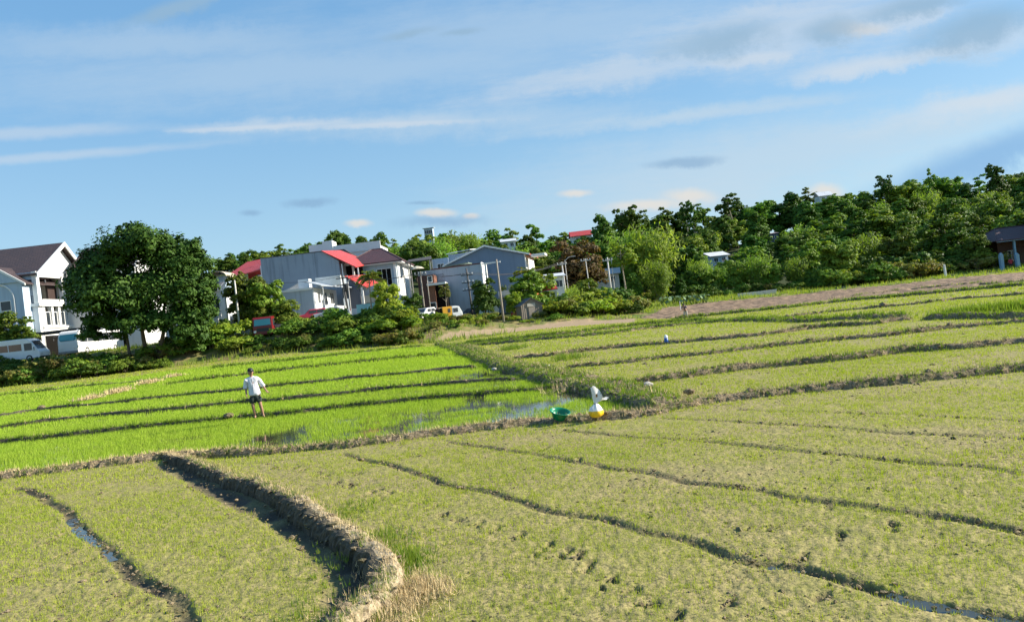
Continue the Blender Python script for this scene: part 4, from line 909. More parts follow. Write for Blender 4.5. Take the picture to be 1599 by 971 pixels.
part(r, 'gate_wall', TRIM, (-5.5, .4, -3.6, -3.3, 2.9, 3.5), (-.6, .0, -3.59, -3.31, -1.5, 2.9), (-5.4, -4.9, -3.59, -3.31, -1.5, 2.9)); part(r, 'sign', plain('blue_plate', (.05, .2, .55), .5), (-2.4, -1.7, -3.7, -3.6, 2.9, 3.3))
part(r, 'shed_wall', W_GREY, (.3, 3.6, .5, 3.2, -1, 3.2))
part(r, 'fence_rail', TRIM, (3.7, 7.6, -1.1, -.95, 2.2, 2.75)); part(r, 'fence_post', TRIM, (3.7, 3.95, -1.12, -.93, -1, 4.6)); part(r, 'fence_post', TRIM, (7.35, 7.6, -1.12, -.93, -1, 2.2))
# ---- house with a red gable behind
r = bld('red_roof_house', 'pale house under a plain red sloping roof, left of the tall grey wall', -44, 118, 5.)
part(r, 'wall', W_BLUE_SHADE, (-.5, 6.5, 0, 9, -2, 7.6)); slabp(r, 'roof', T_RED, .15, [(-1.4, -.8, 7.9), (5.2, -.8, 8.9), (5.2, 6, 11.4), (.8, 6, 11.0)], [(.8, 6.0, 11.003), (5.2, 6, 11.403), (6., 12, 8.), (-1.4, 12, 8.)])
win(r, 'f', 1.5, 5.6, 1.2, 1.4, 0); win(r, 'f', 4., 5.6, 1.2, 1.4, 0); part(r, 'stair_tower', TRIM, (5.3, 6.4, -1.2, 3, -2, 9.4)); part(r, 'ledge', CONC, (5.2, 7., -1.4, -.6, 5.8, 6.2))
# ---- big grey house with red lean-to roofs
Yg = 112; X0, X1 = P(407, 410, Yg).x, P(529, 410, Yg).x; Xr = P(503, 393, Yg).x; zt = P(503, 393, Yg).z; zr = P(529, 407, Yg).z
r = bld('grey_house', 'big grey-walled house with two red lean-to roofs and stained side wall', X1, Yg, 0.)
a0, ar = X0-X1, Xr-X1
mb = MB(); mb.slab([(a0, 0, 3), (0, 0, 3), (0, 0, zr), (ar, 0, zt), (a0, 0, zt)], 12, (0, -1, 0)); mb.build('wall', W_GREY, r)
Xe = P(553, 417, Yg).x-X1+.3; ze = P(553, 417, Yg).z
mb = MB(); mb.slab([(ar, -.4, zt+.12), (Xe, -.4, ze), (Xe+.6, 11.5, ze+1.3), (ar+.2, 11.5, zt+1.15)], .14); mb.build('roof', T_RED, r)
part(r, 'coping', plain('coping_dark', (.1, .1, .11), .9), (a0-.05, ar, -.06, .25, zt+.002, zt+.1))
part(r, 'veranda_floor', CONC, (0.01, 3.0, .3, 9, zr-4.2, zr-3.9)); part(r, 'veranda_wall', INSIDE_SHADE, (0.01, 2.6, 4.5, 4.8, zr-3.9, zr-.6))
for q in (.25, 2.6): part(r, 'veranda_post', TRIM, (q, q+.16, .35, .5, zr-3.9, zr-.5 if q < 1 else ze-.1))
z1, z2 = P(538, 431, Yg-3).z, P(572, 448, Yg-3).z; xa, xb = P(538, 431, Yg-3).x-X1, P(572, 448, Yg-3).x-X1
mb = MB(); mb.slab([(xa, -3, z1), (xb, -3, z2), (xb+1.1, .9, z2+.65), (xa+2.3, .9, z1+.15)], .13); mb.build('porch_roof', T_RED, r)
mb = MB(); mb.slab([(xa+.1, -2.6, 3), (xb-1.1, -2.6, 3), (xb-1.1, -2.6, z2+.45), (xa+.1, -2.6, z1-.25)], .3, (0, -1, 0)); mb.build('porch_wall', W_DARK, r)
part(r, 'porch_post', TRIM, (xb-.9, xb-.6, -2.7, -2.4, 3, z2)); part(r, 'low_wall', W_BLUE_SHADE, (xa-1.5, xb+2.2, -5.6, -5.4, 2.5, 5.7)); part(r, 'banner', plain('turquoise_banner', (.25, .55, .62), .6), (xb-1.2, xb+1.4, -5.75, -5.65, 5., 6.2))
part(r, 'rear_hip_wall', W_LIGHT_SHADE, (ar-4, ar+1.5, 13, 20, 3, zt-.3)); hip(r, 'rear_roof', T_BROWN, ar-4.6, ar+2.4, 12.6, 20.5, zt-.3, 2.0, 2.6)
part(r, 'balcony', TRIM, (a0-1.3, a0-.02, 1., 3., zt-4.2, zt-3.8), (a0-1.1, a0-.03, 1.4, 1.6, zt-3.8, zt-2.3), (a0-.9, a0-.04, 1.5, 2.8, zt-7.2, zt-4.2))
# white roof terrace behind
r = bld('white_parapet_house', 'flat-topped white house showing only its parapet behind the grey house', -33.5, 134, 6.)
part(r, 'wall', W_WHITE, (-1.5, 11, 0, 9, -2, P(540, 388, 134).z-6.)); part(r, 'stair_head', W_WHITE, (.8, 2.6, -.3, 3, 9, P(508, 377, 134).z-6.)); part(r, 'parapet', TRIM, (-1.7, .8, -.2, .1, P(490, 388, 134).z-6.6, P(490, 383, 134).z-6.), (2.6, 11.2, -.2, .1, P(540, 390, 134).z-6.6, P(540, 382, 134).z-6.))
# ---- lower grey-blue flat house in front
X = P(490, 470, 98).x; r = bld('flat_roof_house', 'low grey-blue flat-roofed house with white side facade and sheet awning', X, 98, 3.3)
zt = P(488, 449, 98).z-3.3
part(r, 'wall', W_LIGHT_SHADE, (-5.6, 0, 0, 12.8, -1, zt)); part(r, 'facade', W_WHITE, (.0, .12, .1, 12.8, zt-3.4, zt)); part(r, 'parapet', TRIM, (-3.2, -1.7, 5, 6.4, zt, zt+1.6)); part(r, 'parapet', TRIM, (-.5, 3., 3.9, 4.3, zt+.2, zt+1.5)); part(r, 'ledge', TRIM, (-5.8, -.1, -.12, .0, zt-.25, zt+.05))  # front tone includes its shade, the sunlit facade stays white
slabp(r, 'awning', S_GREY, .1, [(-.9, -.5, zt+.9), (1.3, -.5, zt+.15), (3.0, 11.5, zt+.1), (.2, 11.5, zt+1.1)]); slabp(r, 'sloping_roof', S_GREY, .1, [(-6.2, 6, zt+.2), (-3.2, 6, zt+1.4), (-3.2, 11, zt+1.4), (-6.2, 11, zt+.2)])
for q, w_ in ((2.3, 1.1), (5.5, 2.2), (9.6, 2.0)): win(r, 'r', q, zt-1.3, w_, 1.5, .12, bars=1)
part(r, 'awning_post', TRIM, (1.2, 1.3, .4, .5, zt-3.4, zt+.1)); part(r, 'awning_post', TRIM, (1.6, 1.7, 11., 11.1, zt-3.4, zt+.1)); part(r, 'balcony_slab', TRIM, (.13, 1.4, .2, 12.6, zt-3.6, zt-3.4)); part(r, 'balcony_wall', W_WHITE, (1.25, 1.4, .2, 12.6, zt-3.4, zt-2.5))
# ---- hip-roofed villa
X, Y = P(620, 420, 118).x, 118; zb_ = 4.5; r = bld('hip_roof_house', 'white house under a dark hip roof right of the red roofs', X, Y, zb_)
ze = P(620, 407, 118).z-zb_; zrdg = P(605, 388, 125).z-zb_
part(r, 'wall', W_BLUE_SHADE, (-8, -.02, 0, 12, -2, ze)); part(r, 'side_wall', W_WHITE, (-.01, .1, .05, 12, -2, ze-.01)); hip(r, 'roof', T_MAROON, -9, 1.1, -1.1, 13.5, ze, zrdg-ze, 4.2); part(r, 'eaves', TRIM, (-8.9, 1.0, -1.0, 13.3, ze-.32, ze-.17))  # front painted in shaded blue, side in sunlit white
win(r, 'f', -2.1, ze-2.4, 2.2, 2.6, 0, bars=2, gm=INSIDE_SHADE); win(r, 'r', 5.8, ze-2.2, .8, 2.2, .1, bars=1); part(r, 'pillar', TRIM, (-.5, -.1, -.4, 0, -2, ze-.2)); part(r, 'pillar', TRIM, (-.3, .3, 12.05, 12.5, -2, ze-.2)); part(r, 'porch_roof', TRIM, (-8.4, -6.2, -2.2, 0, ze-.05, ze+.35)); part(r, 'porch_post', TRIM, (-6.7, -6.4, -2.1, -1.8, -2, ze-.05)); part(r, 'balcony', W_CREAM, (-7, -3.6, -1.6, -.02, ze-6.2, ze-5.))
# ---- blue gable house
Yb = 116; X = P(818, 396, Yb).x; zb_ = 4.0; r = bld('gable_house', 'blue-grey gable house with red roof slope above the pale wall', X, Yb, zb_, R(-9))
w_ = 12.4; za = P(757, 384, Yb).z-zb_; zl = P(696, 412, Yb+1).z-zb_; zr = P(818, 397, Yb).z-zb_; xap = -6.1
mb = MB(); mb.slab([(-w_, 0, -2), (0, 0, -2), (0, 0, zr), (xap, 0, za), (-w_, 0, zl)], 11, (0, -1, 0)); mb.build('wall', wallmat('slate_blue_shaded_render', (.19, .25, .33), .25), r)  # gable colour darkened and blued to hold its shade
part(r, 'side_wall', W_WHITE, (0.0, .12, .02, 11, -2, zr-.02))
mb = MB(); mb.slab([(xap, -.35, za+.2), (.9, -.35, zr-.0), (.9, 11.3, zr-.0), (xap, 11.3, za+.2)], .12); q_ = mb.build('roof', corrmat('salmon_roof', (.60, .13, .08), 1), r)
mb = MB(); mb.slab([(xap, -.35, za+.203), (xap, 11.3, za+.203), (-w_-.7, 11.3, zl-.15), (-w_-.7, -.35, zl-.15)], .12); mb.build('roof', S_GREY, r)
mb = MB(); mb.slab([(xap, -.42, za+.22), (.95, -.42, zr+.02), (.95, -.42, zr-.22), (xap, -.42, za-.06), (-w_-.75, -.42, zl-.38), (-w_-.75, -.42, zl-.13)], .07, (0, -1, 0)); mb.build('bargeboard', TRIM, r)
part(r, 'eave_slab', TRIM, (.95, 3.2, .6, 4, zr-.45, zr-.1)); win(r, 'r', 2., zr-2.2, 1.2, 1.3, .12); win(r, 'f', -8.2, zl-3.5, 1.6, .9, 0)
part(r, 'terrace_slab', CONC, (-4.2, 2.6, -3.4, -.02, zr-6.4, zr-6.1)); part(r, 'terrace_wall', W_CREAM, (-4.2, 2.6, -3.4, -3.25, zr-6.1, zr-5.4))
# pots with plants on its terrace
for i, q in enumerate((-3.4, -2.1, -.6, .7, 1.9)):
    wl = r.matrix_basis @ Vector((q, -2.9, zr-6.1)); pt = empty('flower_pot', wl); tag(pt, 'leafy potted plant on the terrace of the blue gable house', 'potted plant', 'potted plants on the terrace')
    mb = MB(); mb.lathe([(.16, 0), (.24, .5), (.26, .52), (.2, .5)], 10, close=True); mb.build('pot', CONC, pt); rg = np.random.default_rng(i); pp = rg.normal(0, .28, (90, 3))+np.array([0, 0, 1.0]); link('foliage', leaf_mesh('foliage', pp, rg.normal(0, 1, (90, 3))+[0, 0, .5], .2, LMp if i % 2 else LMm, i, .35), pt)
# ---- pale block in front of it
Yp = 104; X = P(752, 430, Yp).x; zb_ = 2.6; r = bld('pale_block', 'long pale blank-walled block with white end, behind the dark pole', X, Yp, zb_, R(-8)); zt = P(752, 412, Yp).z-zb_; x0 = P(650, 430, Yp).x-X
zt_pale = zt; part(r, 'wall', W_LIGHT_SHADE, (x0, 0, 0, 4.4, -2, zt)); part(r, 'end_wall', W_WHITE, (0, .14, -.05, 4.4, -2, zt+.25)); part(r, 'coping', plain('maroon_cap', (.16, .06, .05), .8), (x0*.78, -.02, -.06, .3, zt+.003, zt+.16)); part(r, 'pergola_beam', TRIM, (.15, 2.8, .2, .45, zt-.1, zt+.1)); part(r, 'pergola_post', TRIM, (.5, .75, .22, .43, -2, zt-.1)); win(r, 'r', 2.2, zt-4.6, 1.2, 1.4, .14)  # shade is put into the long front's colour, the lit end is white
mb = MB(); mb.slab([(x0*.62, .6, zt+.3), (x0*.2, .6, zt+.5), (x0*.2, 3.5, zt+.5), (x0*.62, 3.5, zt+.3)], .08); mb.build('sheet_roof', corrmat('mossy_sheet', (.3, .36, .25), 0), r)
# upper white house behind
Yw = 126; X = P(727, 400, Yw).x; r = bld('white_block_house', 'small white flat-roofed block left behind the blue gable house', X, Yw, 5.); zt = P(715, 396, Yw).z-5.
part(r, 'wall', W_LIGHT_SHADE, (P(700, 400, Yw).x-X, 0, 0, 6, -2, zt)); slabp(r, 'roof', S_WHITE, .12, [(P(700, 400, Yw).x-X-.3, -.4, zt+.15), (.9, -.4, zt+.5), (4., 6, zt+.9), (P(700, 400, Yw).x-X+1, 6, zt+.9)]); part(r, 'lower_wall', W_BLUE_SHADE, (P(676, 410, Yw).x-X, P(700, 400, Yw).x-X, -1, 5, -2, P(690, 404, Yw).z-5.)); part(r, 'side_wall', W_WHITE, (.0, 2.6, .8, 5.5, -2, zt+.2)); win(r, 'f', -1.2, zt-1.2, .9, 1., 0); win(r, 'f', -4.3, P(690, 404, Yw).z-6.3, 1., .7, -1)
# unfinished brick house
Yk = 100; X = P(678, 450, Yk).x; r = bld('brick_house', 'small bare red brick house with roof terrace behind the forked pole', X, Yk, 2.2); zt = P(670, 429, Yk).z-2.2
part(r, 'wall', W_DBRICK, (-2.1, -.95, 0, 6, -1, zt)); part(r, 'front_wall', W_BRICK, (-.95, 0.1, .1, 6, -1, zt)); part(r, 'terrace_slab', TRIM, (-.9, 1.6, -.5, 5, zt-1.5, zt-1.2)); railing(r, DARKM, .2, 1.5, -.4, zt-1.2, 1.1, 8); win(r, 'f', -.45, zt-.62, .5, .7, .1, bars=0); win(r, 'f', -.4, zt-4.4, .7, 1.1, .1, bars=0); part(r, 'ground_floor', INSIDE_SHADE, (.12, 1.5, .5, 5, -1, zt-1.55))
# open shelter & parasol
Ys = 122; X = P(655, 407, Ys).x; zs = zat(X, Ys); zt = P(655, 405, Ys).z-zs; r = bld('open_shelter', 'open dark-roofed shelter on posts right of the hip-roofed house', X, Ys, zs, cat='shelter')
slabp(r, 'roof', plain('dark_sheet', (.08, .07, .065), .7), .12, [(-2., -1.5, zt-.3), (2.2, -1.5, zt-.3), (1.8, 2, zt+.5), (-2., 2, zt+.3)])
for q in (-1.8, 1.8):
    for yy in (-1.3, 1.7): part(r, 'post', CONC, (q-.08, q+.08, yy-.08, yy+.08, -.3, zt-.2))
Ys = 105.5; p = P(651, 418, Ys); zs = 2.6+zt_pale-.02; r = empty('parasol', (p.x, Ys, zs)); tag(r, 'wide beige garden parasol on a terrace below the open shelter', 'parasol'); mb = MB(); mb.lathe([(.02, p.z-zs+.25), (.7, p.z-zs+.05), (1.05, p.z-zs-.2), (1.02, p.z-zs-.22)], 12); mb.build('canopy', plain('beige_cloth', (.55, .5, .38), .9), r); mb = MB(); mb.tube([(0, 0, 0), (0, 0, p.z-zs)], .04, 6); mb.build('pole', DARKM, r)
# ---- roofs in the wood
def hut(name, label, x, y, Y, w_, d, h, wall, roof, rz=0, hr=1.2, cat='house', style='gable'):
    Y = next((q[2] for q in HUTP if q[0] == x and q[1] == y), Y); p = P(x, y, Y); zz = zat(p.x, Y); zz = min(zz, p.z-h-hr); rr_ = bld(name, label, p.x, Y, zz, rz, cat); H = p.z-zz-hr
    part(rr_, 'wall', wall, (-w_/2, w_/2, 0, d, -1, H)); 
    if style == 'gable': slabp(rr_, 'roof', roof, .1, [(-w_/2-.4, -.5, H-.1), (w_/2+.4, -.5, H-.1), (w_/2+.4, d/2, H+hr), (-w_/2-.4, d/2, H+hr)], [(-w_/2-.4, d/2, H+hr+.003), (w_/2+.4, d/2, H+hr+.003), (w_/2+.4, d+.5, H-.1), (-w_/2-.4, d+.5, H-.1)])
    else: slabp(rr_, 'roof', roof, .1, [(-w_/2-.4, -.5, H+.02), (w_/2+.4, -.5, H+.02), (w_/2+.4, d+.5, H+hr), (-w_/2-.4, d+.5, H+hr)])
    win(rr_, 'f', -w_/5, H-1.1, 1., .9, 0); win(rr_, 'f', w_/4, H-1.1, .9, .9, 0); return rr_
hut('tin_roof_house', 'low house with weathered grey tin roof half hidden by trees beside the brown-leaved tree', 945, 419, 118, 4.6, 5, 2.6, W_CREAM, S_GREY, R(-8), 1.0)
hut('red_roof_house', 'house of which only a red roof shows over the trees left of the domed bamboo', 907, 359, 176, 6, 6, 3, W_CREAM, T_RED, 0, 1.6)
hut('sheet_roof_house', 'house with shiny pale blue sheet roof among the trees in mid wood', 1122, 392, 126, 4.6, 6, 2.8, W_BLUE_SHADE, S_WHITE, R(12), 1.0)
hut('timber_house', 'tiny house with a pinkish lean-to roof high among the trees', 1208, 362, 150, 2.6, 3.4, 2.6, W_DARK, plain('pink_sheet', (.55, .42, .4), .6), 0, .5, style='lean')
hut('hilltop_house', 'white gable roof peeping over the skyline left of the curled bamboo tip', 1288, 298, 232, 4, 4, 1.5, W_WHITE, S_WHITE, 0, 1.5)
hut('water_tower_house', 'pale blue-grey block high on the slope behind the feathery bamboos', 668, 354, 178, 2.4, 4, 3.6, W_BLUE_SHADE, S_WHITE, 0, .4, style='lean')
hut('small_white_house', 'tiny white house half buried in trees above the blue gable', 793, 372, 172, 4, 4, 2.4, W_WHITE, S_WHITE, 0, .8)
hut('porch_cottage', 'low white building behind the kiosk and the dark trees', 864, 425, 106, 2.6, 4, 2.6, W_WHITE, S_WHITE, 0, .6, style='lean')
# dark porch house at the right edge
Yr = 121; p = P(1596, 373, Yr); z0 = zat(p.x, Yr); r = bld('porch_house', 'dark house with maroon roof and blue porch columns at the right edge', p.x, Yr, z0); zt = p.z-z0
part(r, 'wall', W_DBRICK, (-2.6, 6, 2.4, 8, -1, zt)); hip(r, 'roof', T_MAROON, -4.6, 7, -.4, 9, zt+.1, 2.2, 3.2); part(r, 'fascia', plain('blue_paint', (.18, .32, .45), .6), (-4.4, 6.8, -.36, -.2, zt-.15, zt+.0)); BLUEP = plain('blue_column_paint', (.22, .36, .48), .6)
for q in (-1.3, .75, 3.): part(r, 'column', BLUEP, (q-.15, q+.15, .0, .3, -.5, zt-.15))
win(r, 'f', -.4, 1.8, 1.1, 1.6, 2.4); part(r, 'door', plain('brown_door', (.09, .05, .03), .6), (1., 1.9, 2.33, 2.42, 0, 2.1)); mb = MB(); mb.lathe([(.0, -.15), (.14, -.06), (.14, .06), (.02, .15)], 10, (.6, -.1, zt-.5)); mb.build('porch_lamp', TRIM, r)
for x in (1564, 1589):
    p = P(x, 410, 116); z0 = zat(p.x, 116); g_ = empty('gate_post', (p.x, 116, z0)); tag(g_, 'blue-grey gate post, '+('left' if x < 1570 else 'right')+' of the pair before the porch house', 'gate post', 'gate posts of the porch house'); zt2 = P(x, 396, 116).z-z0
    part(g_, 'shaft', BLUEP, (-.24, .24, -.24, .24, -.3, zt2-.15)); mb = MB(); mb.lathe([(.3, 0), (.3, .12), (.12, .25), (.01, .28)], 4, (0, 0, zt2-.15)); mb.build('cap', BLUEP, g_)
# low white wall under the wood
def lowwall(x0, y0, x1, y1, Y, label, h=.55):
    a, b_ = P(x0, y0, Y), P(x1, y1, Y); za = min(zat(a.x, Y), zat(b_.x, Y)); c_ = (a.x+b_.x)/2; r_ = empty('low_wall', (c_, Y, za)); tag(r_, label, 'wall'); n = 5; mb = MB()
    hw = (b_.x-a.x)/2; zt_ = (a.z+b_.z)/2-za
    mb.box(-hw, hw, -.1, .1, -1., zt_); mb.build('wall', W_CREAM, r_); mb = MB(); mb.box(-hw-.05, hw+.05, -.14, .14, zt_+.002, zt_+.09); mb.build('coping', TRIM, r_)
lowwall(1152, 461, 1212, 451, 118, 'long low whitish wall at the foot of the wood')
# kiosk
Yq = 101; p = P(857, 452, Yq); z0 = zat(p.x, Yq); r = bld('kiosk', 'small red-roofed kiosk with white columns behind the wooden shed', p.x, Yq, z0, cat='kiosk'); zt = p.z-z0
part(r, 'wall', W_WHITE, (-.6, .9, 1.2, 3.2, -.5, zt)); slabp(r, 'roof', T_RED, .12, [(-1.2, -.4, zt), (1.2, -.4, zt), (.9, 2., zt+.9), (-.9, 2., zt+.9)]); part(r, 'fascia', TRIM, (-1.15, 1.15, -.38, -.25, zt-.28, zt-.14))
for q in (-.9, .1, .9): part(r, 'column', W_CREAM, (q-.12, q+.12, -.2, .05, -.5, zt-.14))
# wooden shed
Yc = 92; p = P(832, 498, Yc); z0 = zat(p.x, Yc)-.1; r = bld('wooden_shed', 'weathered grey plank shed standing alone at the edge of the fields', p.x, Yc, z0, R(17), 'shed')
PLANK, nt_, b_, o_ = nmat('grey_planks'); wv = nt_.nodes.new('ShaderNodeTexWave'); wv.inputs['Scale'].default_value = 1.3; wv.inputs['Distortion'].default_value = .6; L(nt_, opos(nt_), wv.inputs[0]); n_ = noise(nt_, 3, 6, .7, opos(nt_)); L(nt_, mixc(nt_, n_.outputs[0], (.36, .30, .24), (.14, .115, .09)), b_.inputs['Base Color']); bump(nt_, b_, wv.outputs[0], .6, .03); b_.inputs['Roughness'].default_value = .9
hw, dp, H = 1.35, 2.2, 1.95
mb = MB(); mb.slab([(-hw, 0, -.3), (hw, 0, -.3), (hw, 0, H), (0, 0, H+.75), (-hw, 0, H)], dp, (0, -1, 0)); mb.build('wall', PLANK, r)
slabp(r, 'roof', plain('dark_shed_roof', (.10, .10, .11), .8), .06, [(-hw-.2, -.2, H-.08), (0, -.2, H+.84), (0, dp+.2, H+.84), (-hw-.2, dp+.2, H-.08)], [(0, -.2, H+.843), (hw+.2, -.2, H-.08), (hw+.2, dp+.2, H-.08), (0, dp+.2, H+.843)])
part(r, 'sign_board', plain('faded_board', (.55, .5, .42), .9), (-.55, .5, -.07, -.01, H-.25, H+.15)); part(r, 'door', plain('pale_door', (.40, .34, .27), .9, (.25, .2, .16), 4, .8), (-.4, .45, -.05, -.012, -.2, H-.32)); part(r, 'corner_post', PLANK, (-hw-.04, -hw+.08, -.06, 0.06, -.3, H-.05)); part(r, 'corner_post', PLANK, (hw-.08, hw+.04, -.06, .06, -.3, H-.05))
# dark blue stall with panels and tarps
Yt = 99; p = P(757, 462, Yt); z0 = zat(p.x, Yt); r = bld('market_stall', 'dark navy stall box with pale display panels and a blue tarp', p.x, Yt, z0, R(-6), 'stall'); zt = p.z-z0
part(r, 'box', plain('navy_sheet', (.02, .024, .045), .6), (-1.1, .9, 0, 2.2, -.3, zt)); PNL = plain('pale_panel', (.55, .68, .68), .5)
for q in (-.75, -.05, .6): part(r, 'display_panel', PNL, (q-.27, q+.27, -.08, -.02, zt-2.35, zt-1.65))
mb = MB(); mb.slab([(-.1, -.9, zt-1.4), (1.0, -.9, zt-1.1), (1.0, 0, zt-.9), (-.1, 0, zt-1.0)], .05); mb.build('tarp', plain('blue_tarp', (.04, .2, .6), .5), r); mb = MB(); mb.slab([(.95, -.6, zt-.9), (1.75, -.6, zt-1.1), (1.75, -.5, zt-2.5), (.95, -.5, zt-2.5)], .05, (0, -1, 0)); mb.build('white_sheet', TRIM, r)
# ================================================================== VEHICLES
TYRE = plain('rubber', (.02, .02, .02), .8); RIM = plain('wheel_metal', (.45, .45, .46), .35, metal=.6); LAMP = plain('lamp_glass', (.8, .8, .78), .1); RED_L = plain('tail_glass', (.5, .02, .02), .2)
def paint(n, c): return plain(n, c, .3, tuple(x*.8 for x in c), 1.5, .4)
WHT = paint('white_paint', (.80, .80, .79)); CARG = glass('vehicle_glass', (.03, .035, .04), .06); TEAL = glass('teal_glass', (.03, .14, .18), .06)
def wheel(root, x, y, r=.33, w=.22):
    mb = MB(); prof = [(r*.62, -w/2), (r*.95, -w/2), (r, -w/3), (r, w/3), (r*.95, w/2), (r*.62, w/2)]; mb.lathe(prof, 18); t = mb.build('wheel', TYRE, root, smooth=True); t.rotation_euler = (0, PI/2, 0); t.location = (x, y, r)
    mb = MB(); mb.lathe([(r*.62, -w*.35), (r*.2, -w*.3), (r*.2, w*.3), (r*.62, w*.35)], 14, close=True); mb.build('rim', RIM, t)
def extr(root, name, mat, prof, w, bev=.06, x0=None):
    """profile (y,z) extruded along x; the vehicle faces -y"""
    mb = MB(); mb.slab([(w/2, y, z) for y, z in prof], w, (1, 0, 0)); return mb.build(name, mat, root, bev)
def pan(root, name, mat, pts, t=.03, d=(1, 0, 0)):
    mb = MB(); mb.slab(pts, t, d); return mb.build(name, mat, root)
def sidewin(root, w, ys, z0, z1, mat=None, gap=.1, name='window', slant=0):
    for s in (1, -1):
        for a, b_ in zip(ys[:-1], ys[1:]):
            x = s*(w/2+.018); pan(root, name, mat or CARG, [(x, a+gap/2, z0), (x, b_-gap/2, z0), (x, b_-gap/2, z1), (x, a+gap/2+slant, z1)], .03, (s, 0, 0)); slant = 0
def veh(name, label, X, Y, rz, cat, z=None):
    r = empty(name, (X, Y, (FORE_Z if name in ('sedan', 'pink_car') else zat(X, Y))-.03), rz); return tag(r, label, cat)
xa_, xb_ = P(440, 500, 93).x, P(512, 500, 93).x; FORE_Z = 4.4; mb = MB(); mb.box(xa_, xb_, 88.5, 97.6, 2.6, FORE_Z); tag(mb.build('forecourt', CONC), 'raised concrete forecourt before the low grey house', 'forecourt', kind='structure')
# coach (front towards the viewer)
X = (P(92, 540, 87).x+P(120, 540, 87).x)/2; zc = P(106, 557, 87).z
r = veh('coach', 'white coach with dark side windows parked front-on beneath the villa', X, 87, R(2), 'coach', zc); w_ = 2.35
extr(r, 'body', WHT, [(0, .35), (0, 1.5), (.12, 2.2), (.45, 2.85), (1.0, 3.0), (10.8, 3.0), (11, 2.7), (11, .35)], w_, .1)
pan(r, 'windscreen', TEAL, [(-.8, 0, 1.8), (.8, 0, 1.8), (.98, .03, 2.0), (.98, .2, 2.5), (.9, .24, 2.6), (-.9, .24, 2.6), (-.98, .2, 2.5), (-.98, .03, 2.0)], .05, (0, -1, .2)); sidewin(r, w_, [.5, 2.2, 3.9, 5.6, 7.3, 9., 10.6], 1.55, 2.5)
for s in (-1, 1): part(r, 'headlight', LAMP, (s*.85-.2, s*.85+.2, -.05, .03, .75, .98)); mb = MB(); mb.tube([(s*1.15, .1, 2.5), (s*1.42, -.25, 2.45), (s*1.42, -.25, 2.0)], .05, 6); mb.build('mirror', DARKM, r)
part(r, 'bumper', plain('grey_bumper', (.3, .3, .31), .6), (-1.15, 1.15, -.08, .02, .35, .6)); part(r, 'roof_unit', WHT, (-.7, .7, 3.5, 6, 2.99, 3.2), bevel=.05)
for yy in (1.9, 8.6):
    for s in (-1, 1): wheel(r, s*1.08, yy, .46, .26)
# minibus heading right
pn = P(70, 545, 84.8); zc = P(40, 566, 83).z; r = veh('minibus', 'white minibus with brown-tinted windows at the left edge, nose to the coach', pn.x, 84.8, R(90+3), 'minibus', zc); w_ = 2.1
extr(r, 'body', WHT, [(0, .3), (0, 1.0), (.25, 1.3), (.95, 2.35), (1.5, 2.62), (6.8, 2.62), (7, 2.4), (7, .3)], w_, .1)
BRW = glass('brown_glass', (.16, .08, .05), .05); sidewin(r, w_, [1.9, 3.4, 4.9, 6.7], 1.3, 2.05, BRW); pan(r, 'windscreen', CARG, [(-.85, .27, 1.38), (.85, .27, 1.38), (.8, .88, 2.3), (-.8, .88, 2.3)], .05, (0, -1, .6)); sidewin(r, w_, [.75, 1.7], 1.25, 2.05, CARG, .1, 'door_window', .5)
for s in (-1, 1): part(r, 'headlight', LAMP, (s*.75-.18, s*.75+.18, -.04, .03, .65, .88)); mb = MB(); mb.tube([(s*1.02, .6, 1.5), (s*1.3, .45, 1.55), (s*1.3, .45, 1.2)], .05, 6); mb.build('mirror', DARKM, r)
part(r, 'bumper', DARKM, (-1.02, 1.02, -.07, .02, .3, .5))
for yy in (1.2, 5.5):
    for s in (-1, 1): wheel(r, s*.97, yy, .36, .22)
# red truck
X = (P(395, 512, 87).x+P(425, 512, 87).x)/2; zc = P(410, 534, 87).z; r = veh('truck', 'dark red truck with orange-red cargo bed parked behind the hedge', X, 87, R(6), 'truck', zc); RD = paint('dark_red_paint', (.20, .012, .014)); OR = paint('orange_red_paint', (.62, .07, .03)); w_ = 2.25
extr(r, 'cab', RD, [(0, .5), (0, 1.5), (.2, 2.45), (.4, 2.6), (1.9, 2.6), (1.9, .5)], w_, .08); pan(r, 'windscreen', TEAL, [(-.95, -.03, 1.6), (.95, -.03, 1.6), (.9, .13, 2.35), (-.9, .13, 2.35)], .05, (0, -1, .2)); sidewin(r, w_, [.35, 1.6], 1.5, 2.3, CARG)
part(r, 'cargo_bed', OR, (-1.15, 1.15, 2., 6.5, .8, 1.0), (-1.15, -1.07, 2.0, 6.5, 1.0, 1.55), (1.07, 1.15, 2., 6.5, 1., 1.55), (-1.07, 1.07, 6.42, 6.5, 1., 1.55), (-1.15, 1.15, 2.0, 2.1, 1.0, 2.2)); part(r, 'chassis', DARKM, (-.5, .5, 1.5, 6.4, .5, .8)); part(r, 'grille', DARKM, (-.7, .7, -.04, .02, .9, 1.3))
for s in (-1, 1): part(r, 'headlight', LAMP, (s*.9-.15, s*.9+.15, -.05, .03, .8, 1.05))
for yy in (.9, 5.2):
    for s in (-1, 1): wheel(r, s*1.0, yy, .45, .28)
